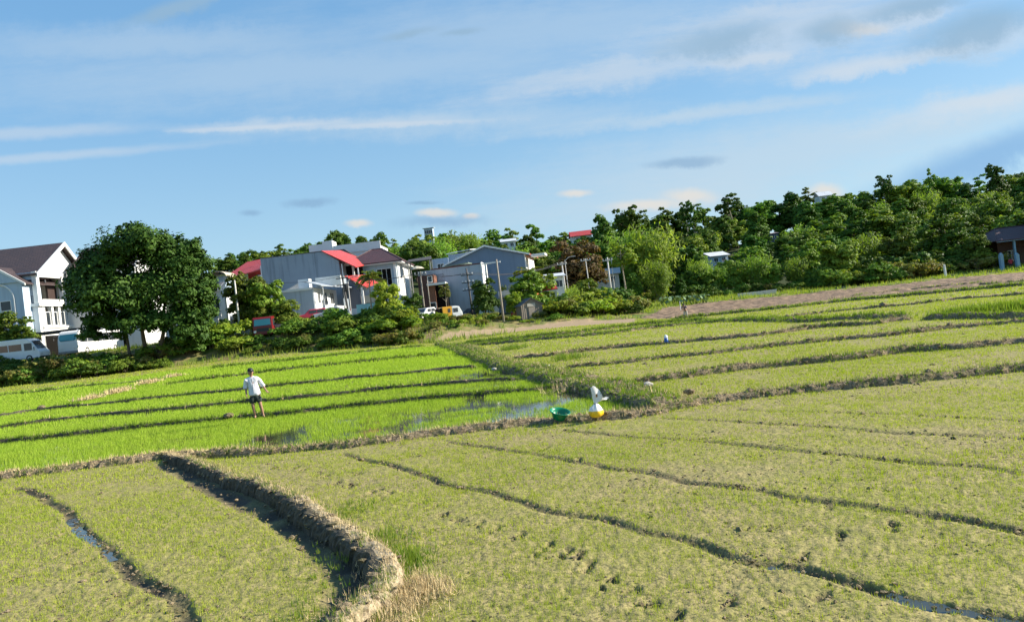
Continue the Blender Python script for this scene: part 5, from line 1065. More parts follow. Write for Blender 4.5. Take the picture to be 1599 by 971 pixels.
def car(name, label, x, y, Y, rz, mat, prof, glassy, w_=1.7, lamps=True, h=1.45, cat='car', tail=False):
    p = P(x, y, Y); r = veh(name, label, p.x, Y, rz, cat, p.z); extr(r, 'body', mat, prof, w_, .07)
    g0, g1, roof0, roof1, belt, top = glassy
    pan(r, 'windscreen', CARG, [(-w_*.42, g0-.03, belt), (w_*.42, g0-.03, belt), (w_*.37, roof0-.05, top), (-w_*.37, roof0-.05, top)], .05, (0, -1, .5)); pan(r, 'rear_window', CARG, [(-w_*.4, g1+.05, belt), (w_*.4, g1+.05, belt), (w_*.36, roof1+.08, top-.03), (-w_*.36, roof1+.08, top-.03)], .05, (0, 1, .3))
    sidewin(r, w_, [roof0, (roof0+roof1)/2, roof1], belt, top-.08, CARG, .1)
    ln = prof[-1][0]
    for s in (-1, 1): part(r, 'headlight', LAMP, (s*w_*.36-.15, s*w_*.36+.15, -.04, .04, .6, .78)); part(r, 'tail_light', RED_L, (s*w_*.4-.1, s*w_*.4+.1, ln-.03, ln+.04, .75, .95))
    for yy in (.75, ln-.75):
        for s in (-1, 1): wheel(r, s*(w_/2-.1), yy, .31, .2)
    return r
HP = [(0, .25), (0, .75), (.9, .92), (1.5, 1.42), (3.3, 1.46), (3.85, .95), (3.9, .3)]
car('hatchback', 'white car facing the fields above the grassy bank', 650, 507, 87.5, R(-24), WHT, HP, (.92, 3.86, 1.45, 3.3, .95, 1.38))
car('sedan', 'silver car half hidden behind the hedge below the low grey house', 492, 500, 91, R(-80), paint('silver_paint', (.5, .52, .54)), [(0, .25), (0, .72), (1.0, .88), (1.7, 1.38), (2.9, 1.4), (3.6, .95), (4.3, .9), (4.35, .3)], (1.02, 3.62, 1.68, 2.9, .92, 1.34))
car('pink_car', 'bright pinkish-red car behind the hedge beside the silver one', 466, 502, 92, R(-78), paint('pink_red_paint', (.68, .05, .10)), HP, (.92, 3.86, 1.45, 3.3, .95, 1.38))
car('dark_car', 'dark blue car parked behind the wispy tree near the pale block', 717, 480, 99, R(-60), paint('navy_paint', (.02, .03, .07)), HP, (.92, 3.86, 1.45, 3.3, .95, 1.38))
p = P(721, 503, 90); r = veh('van', 'old yellow and white van with open back on the bank', p.x, 90, R(112), 'van', p.z); YL = paint('yellow_paint', (.72, .36, .03)); w_ = 1.6
extr(r, 'body', WHT, [(0, .3), (0, 1.0), (.35, 1.75), (.8, 1.85), (1.3, 1.85), (1.3, .3)], w_, .07); extr(r, 'cargo_body', YL, [(1.3, .3), (1.3, 1.86), (2.5, 1.86), (2.5, .3)], w_*.99, .05); part(r, 'cargo_hold', INSIDE_SHADE, (-.7, .7, 2.5, 3.0, .4, 1.7)); part(r, 'tailgate', plain('faded_orange', (.5, .2, .08), .7), (-.75, .75, 3., 3.08, .35, .9))
pan(r, 'windscreen', CARG, [(-.65, .0, 1.05), (.65, .0, 1.05), (.62, .33, 1.7), (-.62, .33, 1.7)], .05, (0, -1, .4)); sidewin(r, w_, [.5, 1.2], 1.1, 1.6, CARG); sidewin(r, w_, [1.45, 1.85], 1.15, 1.6, CARG)
for yy in (.6, 2.5):
    for s in (-1, 1): wheel(r, s*.7, yy, .29, .18)
for s in (-1, 1): part(r, 'headlight', LAMP, (s*.55-.12, s*.55+.12, -.04, .03, .6, .8))
# motorbike with load
p = P(676, 501, 91); z0 = p.z-.1; r = veh('motorbike', 'motorbike loaded with blue and white bundles between the white car and the van', p.x, 91, R(80), 'motorbike', z0)
for yy in (0, 1.25): wheel(r, 0, yy, .3, .1)
mb = MB(); mb.tube([(0, 0, .3), (0, .15, .85), (0, .3, .75), (0, 1.0, .7), (0, 1.25, .3)], .05, 6); mb.build('frame', DARKM, r); part(r, 'seat', DARKM, (-.13, .13, .5, 1.2, .72, .82), bevel=.03); mb = MB(); mb.tube([(-.33, .25, 1.0), (0, .12, .92), (.33, .25, 1.0)], .025, 6); mb.build('handlebar', DARKM, r)
for nm, c_, yy, zz in (('blue_bundle', (.05, .12, .45), .75, 1.0), ('white_bundle', (.75, .74, .7), 1.2, .98)):
    bm_ = bmesh.new(); bmesh.ops.create_icosphere(bm_, subdivisions=3, radius=.3)
    for v in bm_.verts: v.co = Vector((v.co.x*1.2, v.co.y*.9, v.co.z*.85))*(1+.18*math.sin(v.co.x*9+yy)*math.cos(v.co.z*11)); v.co += Vector((0, yy, zz))
    me_ = bpy.data.meshes.new(nm); bm_.to_mesh(me_); bm_.free(); me_.materials.append(plain(nm+'_cloth', c_, .8)); tag(link(nm, me_, r))
# ================================================================== POLES AND WIRES
PW = plain('pole_timber', (.33, .29, .24), .9, (.16, .14, .12), 3, .8); PC = plain('pole_concrete', (.6, .58, .54), .9, (.4, .38, .35), 2, .6); PD = plain('pole_dark', (.09, .085, .08), .8)
TOPS = {}
def pole(key, xb, yb, xt, yt, Y, label, mat, r0=.13, arms=(), lamp=None, box=False, zb_=None):
    b_, t_ = P(xb, yb, Y), P(xt, yt, Y); z0 = min(zat(b_.x, Y), b_.z); r = empty('utility_pole' if not lamp else 'lamp_pole', (b_.x, Y, z0)); tag(r, label, 'pole'); H = t_.z-z0; dx = t_.x-b_.x
    mb = MB(); mb.tube([(0, 0, -.5), (dx*.5, 0, H*.5), (dx, 0, H)], [r0, r0*.85, r0*.65], 8); mb.build('shaft', mat, r, smooth=True)
    for f in arms:
        mb = MB(); mb.box(dx-.8, dx+.8, -.16, -.05, H-f-.06, H-f+.06)
        a = mb.build('crossarm', mat, r); mb = MB()
        for q in (-.7, -.25, .25, .7): mb.lathe([(.03, 0), (.06, .08), (.03, .2), (.05, .24), (.01, .27)], 7, (dx+q, -.1, H-f+.06))
        mb.build('insulator', TRIM, a)
    if lamp:
        mb = MB(); mb.tube([(dx, 0, H-.15), (dx+lamp*.5, -.05, H+.35), (dx+lamp, -.1, H+.45)], .05, 6); l_ = mb.build('lamp_arm', PC, r); mb = MB(); mb.box(dx+lamp-.1, dx+lamp+.5*(1 if lamp > 0 else -1)+.1, -.22, .02, H+.38, H+.5); mb.build('lamp_head', PC, l_)
    if box: mb = MB(); mb.lathe([(.26, 0), (.3, .05), (.3, .75), (.2, .85), (.02, .86)], 12, (dx+.42, -.1, H-1.9), close=True); mb.build('transformer', DARKM, r)
    TOPS[key] = [(b_.x+dx+q, Y-.1, z0+H-(arms[0] if arms else .2)+.3) for q in (-.7, .0, .7)]
    return r
pole('a', 787, 506, 775, 405, 88, 'tall bare timber pole left of the wooden shed', PW, .15)
pole('b', 738, 489, 728, 419, 98, 'dark pole with crossarms before the long pale wall', PD, .14, (.9, 1.9, 2.9))
pole('c', 545, 484, 534, 431, 97, 'dark pole carrying a transformer beside the lower red roof', PD, .15, (.3, 1.2), box=True)
pole('d', 374, 512, 366, 436, 90, 'pale concrete pole left of the feathery tree', PC, .15)
pole('e', 661, 470, 656, 424, 97, 'forked grey pole with crossarm before the red brick house', PW, .13, (.4,))
pole('f', 671, 474, 667, 438, 98, 'thin grey pole close beside the forked pole at the brick house', PW, .09)
pole('g', 882, 442, 877, 409, 118, 'pale pole left of the brown-leaved tree', PC, .15, (.4,))
pole('h', 952, 432, 948, 402, 117, 'pale pole standing in front of the grey tin roof', PC, .16, (.5,))
pole('i', 919, 428, 914, 404, 118, 'slender pole between the brown-leaved tree and the tin roof', PC, .1, (.3,))
pole('j', 884, 424, 882, 406, 122, 'small street lamp just right of the pale pole by the brown-leaved tree', PC, .07, lamp=1.2)
pole('k', 956, 418, 954, 402, 121, 'small street lamp just right of the pole before the tin roof', PC, .07, lamp=1.2)
pole('l', 354, 492, 350, 450, 93, 'small street lamp beside the narrow white house', PC, .07, lamp=1.1)
pole('m', 546, 468, 543, 438, 99, 'small street lamp right of the transformer pole', PC, .07, lamp=.9)
def wire(a, b_, sag, label):
    a, b_ = Vector(a), Vector(b_); pts = [a.lerp(b_, t)-Vector((0, 0, sag*4*t*(1-t))) for t in np.linspace(0, 1, 13)]
    mb = MB(); mb.tube([p-a for p in pts], .022, 5); o = mb.build('power_line', DARKM); o.location = a; tag(o, label, 'cable', 'cables between the poles')
for i in range(3):
    wire(TOPS['c'][i], TOPS['e'][i], .7, 'thin sagging cable between the transformer pole and the forked pole'); wire(TOPS['e'][i], TOPS['b'][i], .5, 'thin sagging cable between the forked pole and the dark pole with crossarms'); wire(TOPS['b'][i], TOPS['g'][i], .9, 'thin cable from the dark pole with crossarms to the pale pole by the brown-leaved tree')
wire(TOPS['g'][1], TOPS['h'][1], .6, 'thin cable to the pole before the tin roof')
wire(TOPS['d'][1], TOPS['c'][1], .7, 'thin cable between the concrete pole and the transformer pole')
# posts and odds
def post(x, y, yt, Y, label, mat=TRIM, r0=.07):
    b_, t_ = P(x, y, Y), P(x, yt, Y); z0 = min(zat(b_.x, Y), b_.z); mb = MB(); mb.tube([(0, 0, -.3), (.02, 0, (t_.z-z0)*.6), (0, 0, t_.z-z0)], [r0, r0*.9, r0*.7], 7); mb.lathe([(r0*.8, 0), (r0*1.1, .05), (.01, .12)], 7, (0, 0, t_.z-z0)); o = mb.build('marker_post', mat); o.location = (b_.x, Y, z0); tag(o, label, 'post')
post(1476, 428, 414, 116, 'white post in front of the tall shrubs at the right', TRIM, .22)
post(1062, 478, 472, 100, 'short white stick in the grass behind the stooping farmer', TRIM, .06)
post(954, 479, 472, 97, 'small white stake in the dry grass below the bright bamboo', TRIM, .06)
post(911, 487, 480, 96, 'leaning white stake in the dry grass left of the small one', TRIM, .06)
post(630, 498, 487, 90, 'squat pale concrete post left of the white car', PC, .24)
# market umbrellas and red goods by the stall
def umbrella(x, y, Y, c_, label, rad=.9):
    p = P(x, y, Y); z0 = zat(p.x, Y); r = empty('sun_umbrella', (p.x, Y, z0)); tag(r, label, 'umbrella'); H = p.z-z0; mb = MB(); mb.lathe([(.02, H), (rad*.5, H-.16), (rad, H-.5), (rad*.97, H-.52)], 8); mb.build('canopy', plain('canopy_cloth', c_, .8), r); mb = MB(); mb.tube([(0, 0, -.2), (0, 0, H)], .03, 6); mb.build('pole', DARKM, r)
umbrella(838, 457, 100, (.70, .18, .06), 'orange sun umbrella behind the wooden shed'); umbrella(813, 468, 99, (.62, .04, .09), 'pinkish-red sun umbrella left behind the wooden shed', 1.0); umbrella(795, 464, 99, (.55, .68, .6), 'folded pale green sun umbrella right of the timber pole', .35)
def crate(x, y, Y, c_, label, s=(.5, .4, .45)):
    p = P(x, y, Y); r = empty('crate', (p.x, Y, zat(p.x, Y))); tag(r, label, 'crate'); m_ = plain('crate_plastic', c_, .6); w_, d_, h_ = s
    mb = MB(); mb.box(-w_, w_, -d_, d_, 0, .05)
    for q in range(4): z_ = .06+q*h_*2/4; mb.box(-w_, w_, -d_, -d_+.04, z_, z_+h_*.38); mb.box(-w_, w_, d_-.04, d_, z_, z_+h_*.38); mb.box(-w_, -w_+.04, -d_+.04, d_-.04, z_, z_+h_*.38); mb.box(w_-.04, w_, -d_+.04, d_-.04, z_, z_+h_*.38)
    for a in (-1, 1):
        for b_ in (-1, 1): mb.box(a*(w_-.06)-.05, a*(w_-.06)+.05, b_*(d_-.06)-.05, b_*(d_-.06)+.05, .05, h_*2)
    mb.build('slatted_box', m_, r)
crate(803, 479, 98, (.45, .03, .04), 'dark red slatted crate under the pinkish-red umbrella')
# ================================================================== SMALL THINGS IN THE FIELDS
# green basin
g = G(874, 660); r = empty('basin', (g.x, g.y, g.z+.09)); tag(r, 'green plastic basin on the bund beside the front paddy', 'basin'); GP = plain('green_plastic', (.0, .20, .09), .3, (.0, .16, .07), 3, .5); r.rotation_euler = (R(13), R(12), 0)
mb = MB(); mb.lathe([(.125, 0), (.15, .01), (.205, .15), (.225, .185), (.245, .185), (.247, .198), (.222, .2), (.198, .16), (.145, .022), (.0, .02)], 40); mb.bm.faces.new([v for v in mb.bm.verts][:40][::-1]); mb.build('bowl', GP, r, smooth=True)
mb = MB(); pts = [(.243*math.cos(t), .243*math.sin(t), .196) for t in np.linspace(0, 2*PI, 41)]; mb.tube(pts, .009, 6, False); mb.build('rim', GP, r, smooth=True)
# sack: yellow lower half, white upper, tied neck with flared top flapping to the right
g = G(932, 658); r = empty('seed_sack', (g.x, g.y, g.z+.10)); tag(r, 'tied yellow and white plastic sack with its open mouth flapping up on the bund', 'sack')
def sackmat():
    m, nt, b, o = nmat('printed_sack'); b.inputs['Roughness'].default_value = .4; s = nt.nodes.new('ShaderNodeSeparateXYZ'); L(nt, opos(nt), s.inputs[0])
    n = noise(nt, 9, 3, .5, opos(nt)); z = math_(nt, 'MULTIPLY_ADD', n.outputs[0], .03, s.outputs[2]); c = ramp(nt, z, [(.165, (.85, .52, .02)), (.175, (.8, .79, .77))]); L(nt, c.outputs[0], b.inputs['Base Color']); b.inputs['Subsurface Weight'].default_value = .0; bump(nt, b, noise(nt, 25, 3, .5, opos(nt)).outputs[0], .4, .01); return m
mb = MB(); mb.lathe([(.01, 0), (.10, .005), (.145, .05), (.155, .11), (.145, .17), (.105, .235), (.06, .285), (.035, .315), (.03, .335)], 30)
for v in mb.bm.verts:
    a = math.atan2(v.co.y, v.co.x); q = max(0, v.co.z-.12)/.2; k = 1+.07*math.sin(a*3+v.co.z*9)+(.04+.16*q)*math.sin(a*6+1+v.co.z*8); v.co.x = v.co.x*k*1.06+.012*math.sin(v.co.z*25); v.co.y *= k*.85; v.co.z *= 1-.06*math.cos(a-2)
mb.build('body', sackmat(), r, smooth=True)
mb = MB(); prof = []; n_ = 22
rings = []
for j, t in enumerate(np.linspace(0, 1, 12)):
    cx_, cz_ = .01+.13*t**1.1, .325+.23*t; rw = .026+.215*t**.8; rd = .03*(1-t)+.016; ring = []
    for k in range(n_):
        a = 2*PI*k/n_; wob = 1+t*(.10*math.sin(5*a+2)+.07*math.sin(8*a+t*5)); e_ = .05*t*math.sin(3*a+1)
        ring.append(mb.bm.verts.new((cx_+math.cos(a)*rw*.70*wob+e_*.6, math.sin(a)*rd+.035*t*math.sin(math.cos(a)*5+t*3), cz_-math.cos(a)*rw*.70*t**.5*wob+e_*.7)))
    rings.append(ring)
for r0_, r1_ in zip(rings[:-1], rings[1:]):
    for k in range(n_): mb.bm.faces.new([r0_[k], r0_[(k+1) % n_], r1_[(k+1) % n_], r1_[k]])
WP = plain('white_poly', (.80, .79, .78), .45, (.66, .65, .66), 8, .6, bmp=.3); fl_ = mb.build('mouth', WP, r, smooth=True)
mb = MB(); mb.lathe([(.034, .305), (.04, .315), (.034, .33)], 14); mb.build('tie', plain('black_twine', (.03, .03, .03), .8), r)
part(r, 'print_patch', plain('printed_mark', (.25, .12, .02), .6), (.035, .075, -.075, -.068, .47, .54)); part(r, 'print_patch', plain('printed_mark_green', (.08, .16, .03), .6), (.14, .16, -.09, -.083, .53, .55))
# blue and white pot on the far bund
g = G(1041, 538); r = empty('water_jug', (g.x, g.y, g.z+.12)); r.scale = (.8, .8, .8); tag(r, 'blue and white plastic can standing on the bund in the right fields', 'can'); mb = MB(); mb.lathe([(.11, 0), (.13, .02), (.13, .30)], 18, close=True); mb.build('body', plain('blue_plastic', (.02, .10, .38), .4), r, smooth=True); mb = MB(); mb.lathe([(.132, .30), (.132, .38), (.09, .44), (.05, .46), (.05, .52), (.0, .52)], 18); mb.build('top', WHT, r, smooth=True); mb = MB(); mb.tube([(.06, 0, .46), (.13, 0, .5), (.14, 0, .4)], .015, 6); mb.build('handle', WHT, r)
# stones / rag on the bund
for x, y, s_, lb in ((1013, 612, .12, 'pale upright stone on the bund right of the sack'), (855, 579, .11, 'whitish stone on the grassy bund above the far water'), (1077, 619, .11, 'dark mud lump heaped on the bund at the junction'), (358, 654, .15, 'round mud lump at the gap in the bund left of the farmer'), (772, 583, .09, 'small white stone on the grassy bund'), (130, 604, .14, 'dark mud heap on the farthest left bund'), (65, 640, .18, 'broad mud heap on the left green paddy bund')):
    g = G(x, y); bm_ = bmesh.new(); bmesh.ops.create_icosphere(bm_, subdivisions=3, radius=s_); sd_ = x
    for v in bm_.verts:
        q = v.co.normalized(); k = .75+.5*float(fbm(np.array([q.x*2+sd_]), np.array([q.y*2+q.z*1.7]), 7, 3)[0]); v.co *= k; v.co.x *= 1.3; v.co.z *= .75
    me_ = bpy.data.meshes.new('stone'); bm_.to_mesh(me_); bm_.free(); me_.materials.append(MBUND if 'mud' in lb else plain('pale_stone', (.5, .46, .4), .9, (.3, .27, .22), 9, .8)); o = link('mud_heap' if 'mud' in lb else 'stone', me_); o.location = (g.x, g.y, g.z+(.2 if 'mud' not in lb else .13)); tag(o, lb, 'mud heap' if 'mud' in lb else 'stone')
# ================================================================== PEOPLE
SKIN = plain('skin', (.36, .20, .13), .55, (.30, .16, .10), 6, .5)
def skinmesh(name, J, E, mat, parent, root=0, sub=2, fold=0):
    me = bpy.data.meshes.new(name+'_cage'); keys = list(J); me.from_pydata([J[k][0] for k in keys], [(keys.index(a), keys.index(b)) for a, b in E], []); ob = link(name, me)
    md = ob.modifiers.new('s', 'SKIN'); 
    for i, k in enumerate(keys):
        r_ = J[k][1]; me.skin_vertices[0].data[i].radius = r_ if hasattr(r_, '__len__') else (r_, r_); me.skin_vertices[0].data[i].use_root = (i == root)
    md.use_smooth_shade = True; sm = ob.modifiers.new('u', 'SUBSURF'); sm.levels = sub; sm.render_levels = sub
    dg = bpy.context.evaluated_depsgraph_get(); dg.update(); m2 = bpy.data.meshes.new_from_object(ob.evaluated_get(dg)); m2.name = name
    bpy.data.objects.remove(ob); m2.materials.clear(); m2.materials.append(mat)
    if fold:
        no = [v.normal.copy() for v in m2.vertices]; cs = np.array([v.co[:] for v in m2.vertices]); d_ = (fbm(cs[:, 0]*14+cs[:, 1]*9, cs[:, 2]*7+cs[:, 1]*6, 5, 3)-.5)*fold
        for v, n_, q in zip(m2.vertices, no, d_): v.co = v.co+n_*float(q)
    m2.polygons.foreach_set('use_smooth', [True]*len(m2.polygons)); return link(name, m2, parent)
def finger_edges(J, E, hand, pre, wrist, d, side, s=1.):
    """five short curled fingers rooted in the palm; d = direction along the hand"""
    d = Vector(d).normalized(); sd_ = Vector(side).normalized(); nrm = d.cross(sd_).normalized(); p = Vector(J[hand][0])
    for i, (o_, ln) in enumerate(((-.033, .062), (-.011, .074), (.011, .07), (.032, .055))):
        a = p+sd_*o_+d*.03; b_ = a+d*ln*.5+nrm*.008; c_ = b_+d*ln*.42+nrm*.022
        J[pre+'f%da' % i] = (a, .011); J[pre+'f%db' % i] = (b_, .0095); J[pre+'f%dc' % i] = (c_, .008); E += [(hand, pre+'f%da' % i), (pre+'f%da' % i, pre+'f%db' % i), (pre+'f%db' % i, pre+'f%dc' % i)]
    a = p-sd_*.04-d*.015; b_ = a-sd_*.02+d*.035+nrm*.01; J[pre+'ta'] = (a, .012); J[pre+'tb'] = (b_, .0095); E += [(hand, pre+'ta'), (pre+'ta', pre+'tb')]
def head_parts(root, c, yaw, hair=True, pitch=0):
    """eyes, nose, ears as small shapes joined in the face mesh"""
    M_ = Matrix.Translation(c) @ Matrix.Rotation(yaw, 4, 'Z') @ Matrix.Rotation(pitch, 4, 'X')
    return M_
def head_mesh(root, c, yaw, pitch=0, nm='head'):
    bm_ = bmesh.new(); bmesh.ops.create_icosphere(bm_, subdivisions=4, radius=1)
    for v in bm_.verts:
        x, y, z = v.co; jaw = 1-.28*max(0, -z)**1.3; yy = y*.098*(1 if y > 0 else 1.0); X_, Y_, Z_ = x*.084*jaw, yy*1.06*(1-.12*max(0, -z)), z*.128
        f = -y
        if f > .55:   # face front (-y)
            Y_ -= .022*math.exp(-((x/.16)**2+((z+.12)/.28)**2))                 # nose
            Y_ += .010*math.exp(-(((abs(x)-.36)/.2)**2+((z-.06)/.16)**2))        # eye sockets
            Y_ -= .006*math.exp(-((x/.35)**2+((z+.48)/.08)**2))                 # lips
            Y_ += .006*math.exp(-((x/.4)**2+((z+.38)/.06)**2))
        if abs(x) > .9 and abs(z+.03) < .22 and abs(y-.05) < .3: X_ *= 1.18       # ears
        v.co = (X_, Y_, Z_)
    M_ = Matrix.Translation(c) @ Matrix.Rotation(yaw, 4, 'Z') @ Matrix.Rotation(pitch, 4, 'X'); bm_.transform(M_); return bm_, M_
def person(label, gx, gy, gz, rz, J, E, shirt, shorts, cap, shirt_m, shorts_m, cap_m, headc, yaw, pitch=0, cuffs=None):
    root = empty('person', (gx, gy, gz), rz); tag(root, label, 'person')
    body = skinmesh('body', J, E, SKIN, root)
    # head joined to the body mesh so the figure stays one surface object
    bm_ = bmesh.new(); bm_.from_mesh(body.data); hb, M_ = head_mesh(root, headc, yaw, pitch); tmp = bpy.data.meshes.new('t'); hb.to_mesh(tmp); hb.free(); bm_.from_mesh(tmp); bpy.data.meshes.remove(tmp)
    for f in bm_.faces: f.smooth = True
    bm_.to_mesh(body.data); bm_.free()
    mb = MB()
    for s in (-1, 1): mb.lathe([(.0, -.009), (.009, 0), (0, .009)], 8, (s*.028, -.083, .008))
    mb.bm.transform(M_); mb.build('eyes', DARKM, root)
    skinmesh('shirt', *shirt, shirt_m, root, 0, 3, .05); skinmesh('shorts', *shorts, shorts_m, root, 0, 3, .035)
    mb = MB(); mb.lathe([(.100, .04), (.099, .075), (.087, .118), (.055, .148), (.0, .158)], 20)
    for v in mb.bm.verts: v.co.y *= 1.12
    mb.slab([(-.07, -.09, .055), (.07, -.09, .055), (.055, -.165, .04), (0, -.18, .036), (-.055, -.165, .04)], .012)
    mb.bm.transform(M_); c_ = mb.build('cap', cap_m, root, smooth=True)
    if cuffs:
        sm_ = [c for c in root.children if c.name.startswith('shirt')][0]; dg = bpy.context.evaluated_depsgraph_get(); dg.update(); mb = MB(); pr = []
        for t in np.linspace(0, 1, 9):
            x_, z_ = -.02+.03*t, 1.40-.52*t; ok, lo, nn_, _i = sm_.ray_cast(Vector((x_, -1, z_)), Vector((0, 1, 0))); 
            if ok: pr.append(lo+Vector((0, -.004, 0)))
        if len(pr) > 2: mb.tube(pr, .009, 5); mb.build('placket', plain('shirt_grey_seam', (.45, .44, .48), .9), root)  # placket strip in a darker grey than the shirt
        mb = MB()
        for s_ in (-1, 1): mb.slab([(-.028, -.085, 1.40), (-.028+s_*.085, -.06, 1.425), (-.028+s_*.08, .0, 1.49), (-.028+s_*.045, -.06, 1.475)], .012, (0, -1, .3))
        mb.build('collar', shirt_m, root)
    if cuffs: mb = MB(); mb.lathe([(.02, -.003), (.026, .0), (.02, .003)], 10); mb.bm.transform(M_ @ Matrix.Translation((0.01, -.1, .075)) @ Matrix.Rotation(PI/2, 4, 'X')); mb.build('badge', TRIM, c_)
    return root
WSH = plain('white_shirt', (.78, .77, .80), .85, (.66, .66, .72), 6, .6, bmp=.5); BLK = plain('black_cloth', (.022, .024, .028), .85); DGR = plain('dark_green_cloth', (.035, .05, .045), .85, (.015, .02, .02), 12, .9)
V3 = Vector
J = {'pelvis': (V3((.02, .0, .93)), (.135, .10)), 'waist': (V3((.01, 0, 1.06)), (.13, .095)), 'chest': (V3((-.01, 0, 1.25)), (.13, .085)), 'upper': (V3((-.02, 0.01, 1.37)), (.095, .062)), 'neck': (V3((-.03, .005, 1.46)), .052), 'head0': (V3((-.035, -.01, 1.54)), .06),
     'shL': (V3((-.20, .01, 1.36)), .055), 'elL': (V3((-.27, .03, 1.13)), .044), 'wrL': (V3((-.255, -.07, .91)), .03), 'haL': (V3((-.25, -.10, .845)), (.036, .02)),
     'shR': (V3((.16, .01, 1.36)), .055), 'elR': (V3((.29, .03, 1.14)), .044), 'wrR': (V3((.40, -.07, .95)), .03), 'haR': (V3((.435, -.10, .90)), (.036, .02)),
     'hipL': (V3((-.08, 0, .86)), .098), 'knL': (V3((-.085, -.03, .47)), .062), 'caL': (V3((-.075, .0, .30)), .056), 'anL': (V3((-.05, .03, .075)), .036), 'toL': (V3((-.06, -.11, .035)), (.042, .026)),
     'hipR': (V3((.11, 0, .86)), .098), 'knR': (V3((.16, -.03, .47)), .062), 'caR': (V3((.185, .0, .30)), .056), 'anR': (V3((.215, .03, .075)), .036), 'toR': (V3((.25, -.11, .035)), (.042, .026))}
E = [('pelvis', 'waist'), ('waist', 'chest'), ('chest', 'upper'), ('upper', 'neck'), ('neck', 'head0'), ('upper', 'shL'), ('shL', 'elL'), ('elL', 'wrL'), ('wrL', 'haL'), ('upper', 'shR'), ('shR', 'elR'), ('elR', 'wrR'), ('wrR', 'haR'), ('pelvis', 'hipL'), ('hipL', 'knL'), ('knL', 'caL'), ('caL', 'anL'), ('anL', 'toL'), ('pelvis', 'hipR'), ('hipR', 'knR'), ('knR', 'caR'), ('caR', 'anR'), ('anR', 'toR')]
finger_edges(J, E, 'haL', 'l', 'wrL', (.05, -.3, -.9), (0, 1, -.3)); finger_edges(J, E, 'haR', 'r', 'wrR', (.5, -.4, -.75), (.5, .75, 0))
shirtJ = {'hem': (V3((.02, 0, .76)), (.235, .19)), 'hip': (V3((.02, 0, .92)), (.215, .17)), 'w': (V3((.01, 0, 1.1)), (.20, .155)), 'c': (V3((-.01, 0, 1.27)), (.195, .14)), 'u': (V3((-.02, -.01, 1.385)), (.15, .12)), 'n': (V3((-.028, .0, 1.445)), (.068, .064)), 'sl': (V3((-.21, .01, 1.375)), .088), 'el': (V3((-.275, .03, 1.13)), .082), 'fl': (V3((-.272, .0, 1.04)), .078), 'sr': (V3((.17, .01, 1.375)), .088), 'er': (V3((.295, .03, 1.14)), .08), 'fr': (V3((.345, -.01, 1.055)), .076)}
shirtE = [('hem', 'hip'), ('hip', 'w'), ('w', 'c'), ('c', 'u'), ('u', 'n'), ('u', 'sl'), ('sl', 'el'), ('el', 'fl'), ('u', 'sr'), ('sr', 'er'), ('er', 'fr')]
shortsJ = {'p': (V3((.02, 0, .92)), (.16, .12)), 'q': (V3((.02, 0, .86)), (.15, .115)), 'l': (V3((-.09, 0, .76)), .135), 'l2': (V3((-.10, -.015, .50)), .135), 'r': (V3((.13, 0, .76)), .135), 'r2': (V3((.16, -.015, .50)), .135)}
shortsE = [('p', 'q'), ('q', 'l'), ('l', 'l2'), ('q', 'r'), ('r', 'r2')]
g = G(402, 657); k_ = .98
rt = person('barefoot man in white shirt, dark shorts and black cap among the green paddies', g.x, g.y, g.z+.10, R(14), J, E, (shirtJ, shirtE), (shortsJ, shortsE), None, WSH, DGR, BLK, V3((-.04, -.045, 1.625)), R(25), R(4), True); rt.scale = (k_, k_, k_)
# stooping farmer in the distance
J2 = {'pelvis': (V3((.03, .05, .78)), (.13, .10)), 'waist': (V3((.0, .03, .92)), (.13, .1)), 'chest': (V3((-.04, -.06, 1.08)), (.15, .11)), 'upper': (V3((-.07, -.14, 1.18)), (.12, .085)), 'neck': (V3((-.08, -.2, 1.23)), .055), 'head0': (V3((-.08, -.25, 1.27)), .06),
      'shL': (V3((-.24, -.12, 1.15)), .06), 'elL': (V3((-.27, -.2, .93)), .044), 'wrL': (V3((-.16, -.38, .86)), .03), 'haL': (V3((-.13, -.43, .85)), (.036, .02)), 'shR': (V3((.11, -.12, 1.15)), .06), 'elR': (V3((.2, -.18, .95)), .044), 'wrR': (V3((.08, -.36, .88)), .03), 'haR': (V3((.05, -.42, .87)), (.036, .02)),
      'hipL': (V3((-.06, .05, .72)), .095), 'knL': (V3((-.09, -.08, .40)), .06), 'caL': (V3((-.09, -.02, .25)), .053), 'anL': (V3((-.09, .03, .06)), .036), 'toL': (V3((-.1, -.1, .03)), (.04, .025)), 'hipR': (V3((.12, .05, .72)), .095), 'knR': (V3((.15, -.08, .40)), .06), 'caR': (V3((.15, -.02, .25)), .053), 'anR': (V3((.15, .03, .06)), .036), 'toR': (V3((.16, -.1, .03)), (.04, .025))}
E2 = [e for e in E if not any(c_ in e[0]+e[1] for c_ in ('lf', 'rf', 'lt', 'rt'))]
finger_edges(J2, E2, 'haL', 'l', 'wrL', (.3, -.9, -.1), (.9, .3, 0)); finger_edges(J2, E2, 'haR', 'r', 'wrR', (-.3, -.9, -.1), (.9, -.3, 0))
sh2 = {'hem': (V3((.02, .04, .80)), (.17, .14)), 'w': (V3((.0, .03, .92)), (.165, .135)), 'c': (V3((-.04, -.06, 1.08)), (.175, .14)), 'u': (V3((-.07, -.14, 1.18)), (.135, .1)), 'n': (V3((-.08, -.19, 1.225)), .068), 'sl': (V3((-.25, -.12, 1.15)), .08), 'el': (V3((-.28, -.2, .95)), .07), 'sr': (V3((.12, -.12, 1.15)), .08), 'er': (V3((.21, -.18, .97)), .07)}
she2 = [('hem', 'w'), ('w', 'c'), ('c', 'u'), ('u', 'n'), ('u', 'sl'), ('sl', 'el'), ('u', 'sr'), ('sr', 'er')]
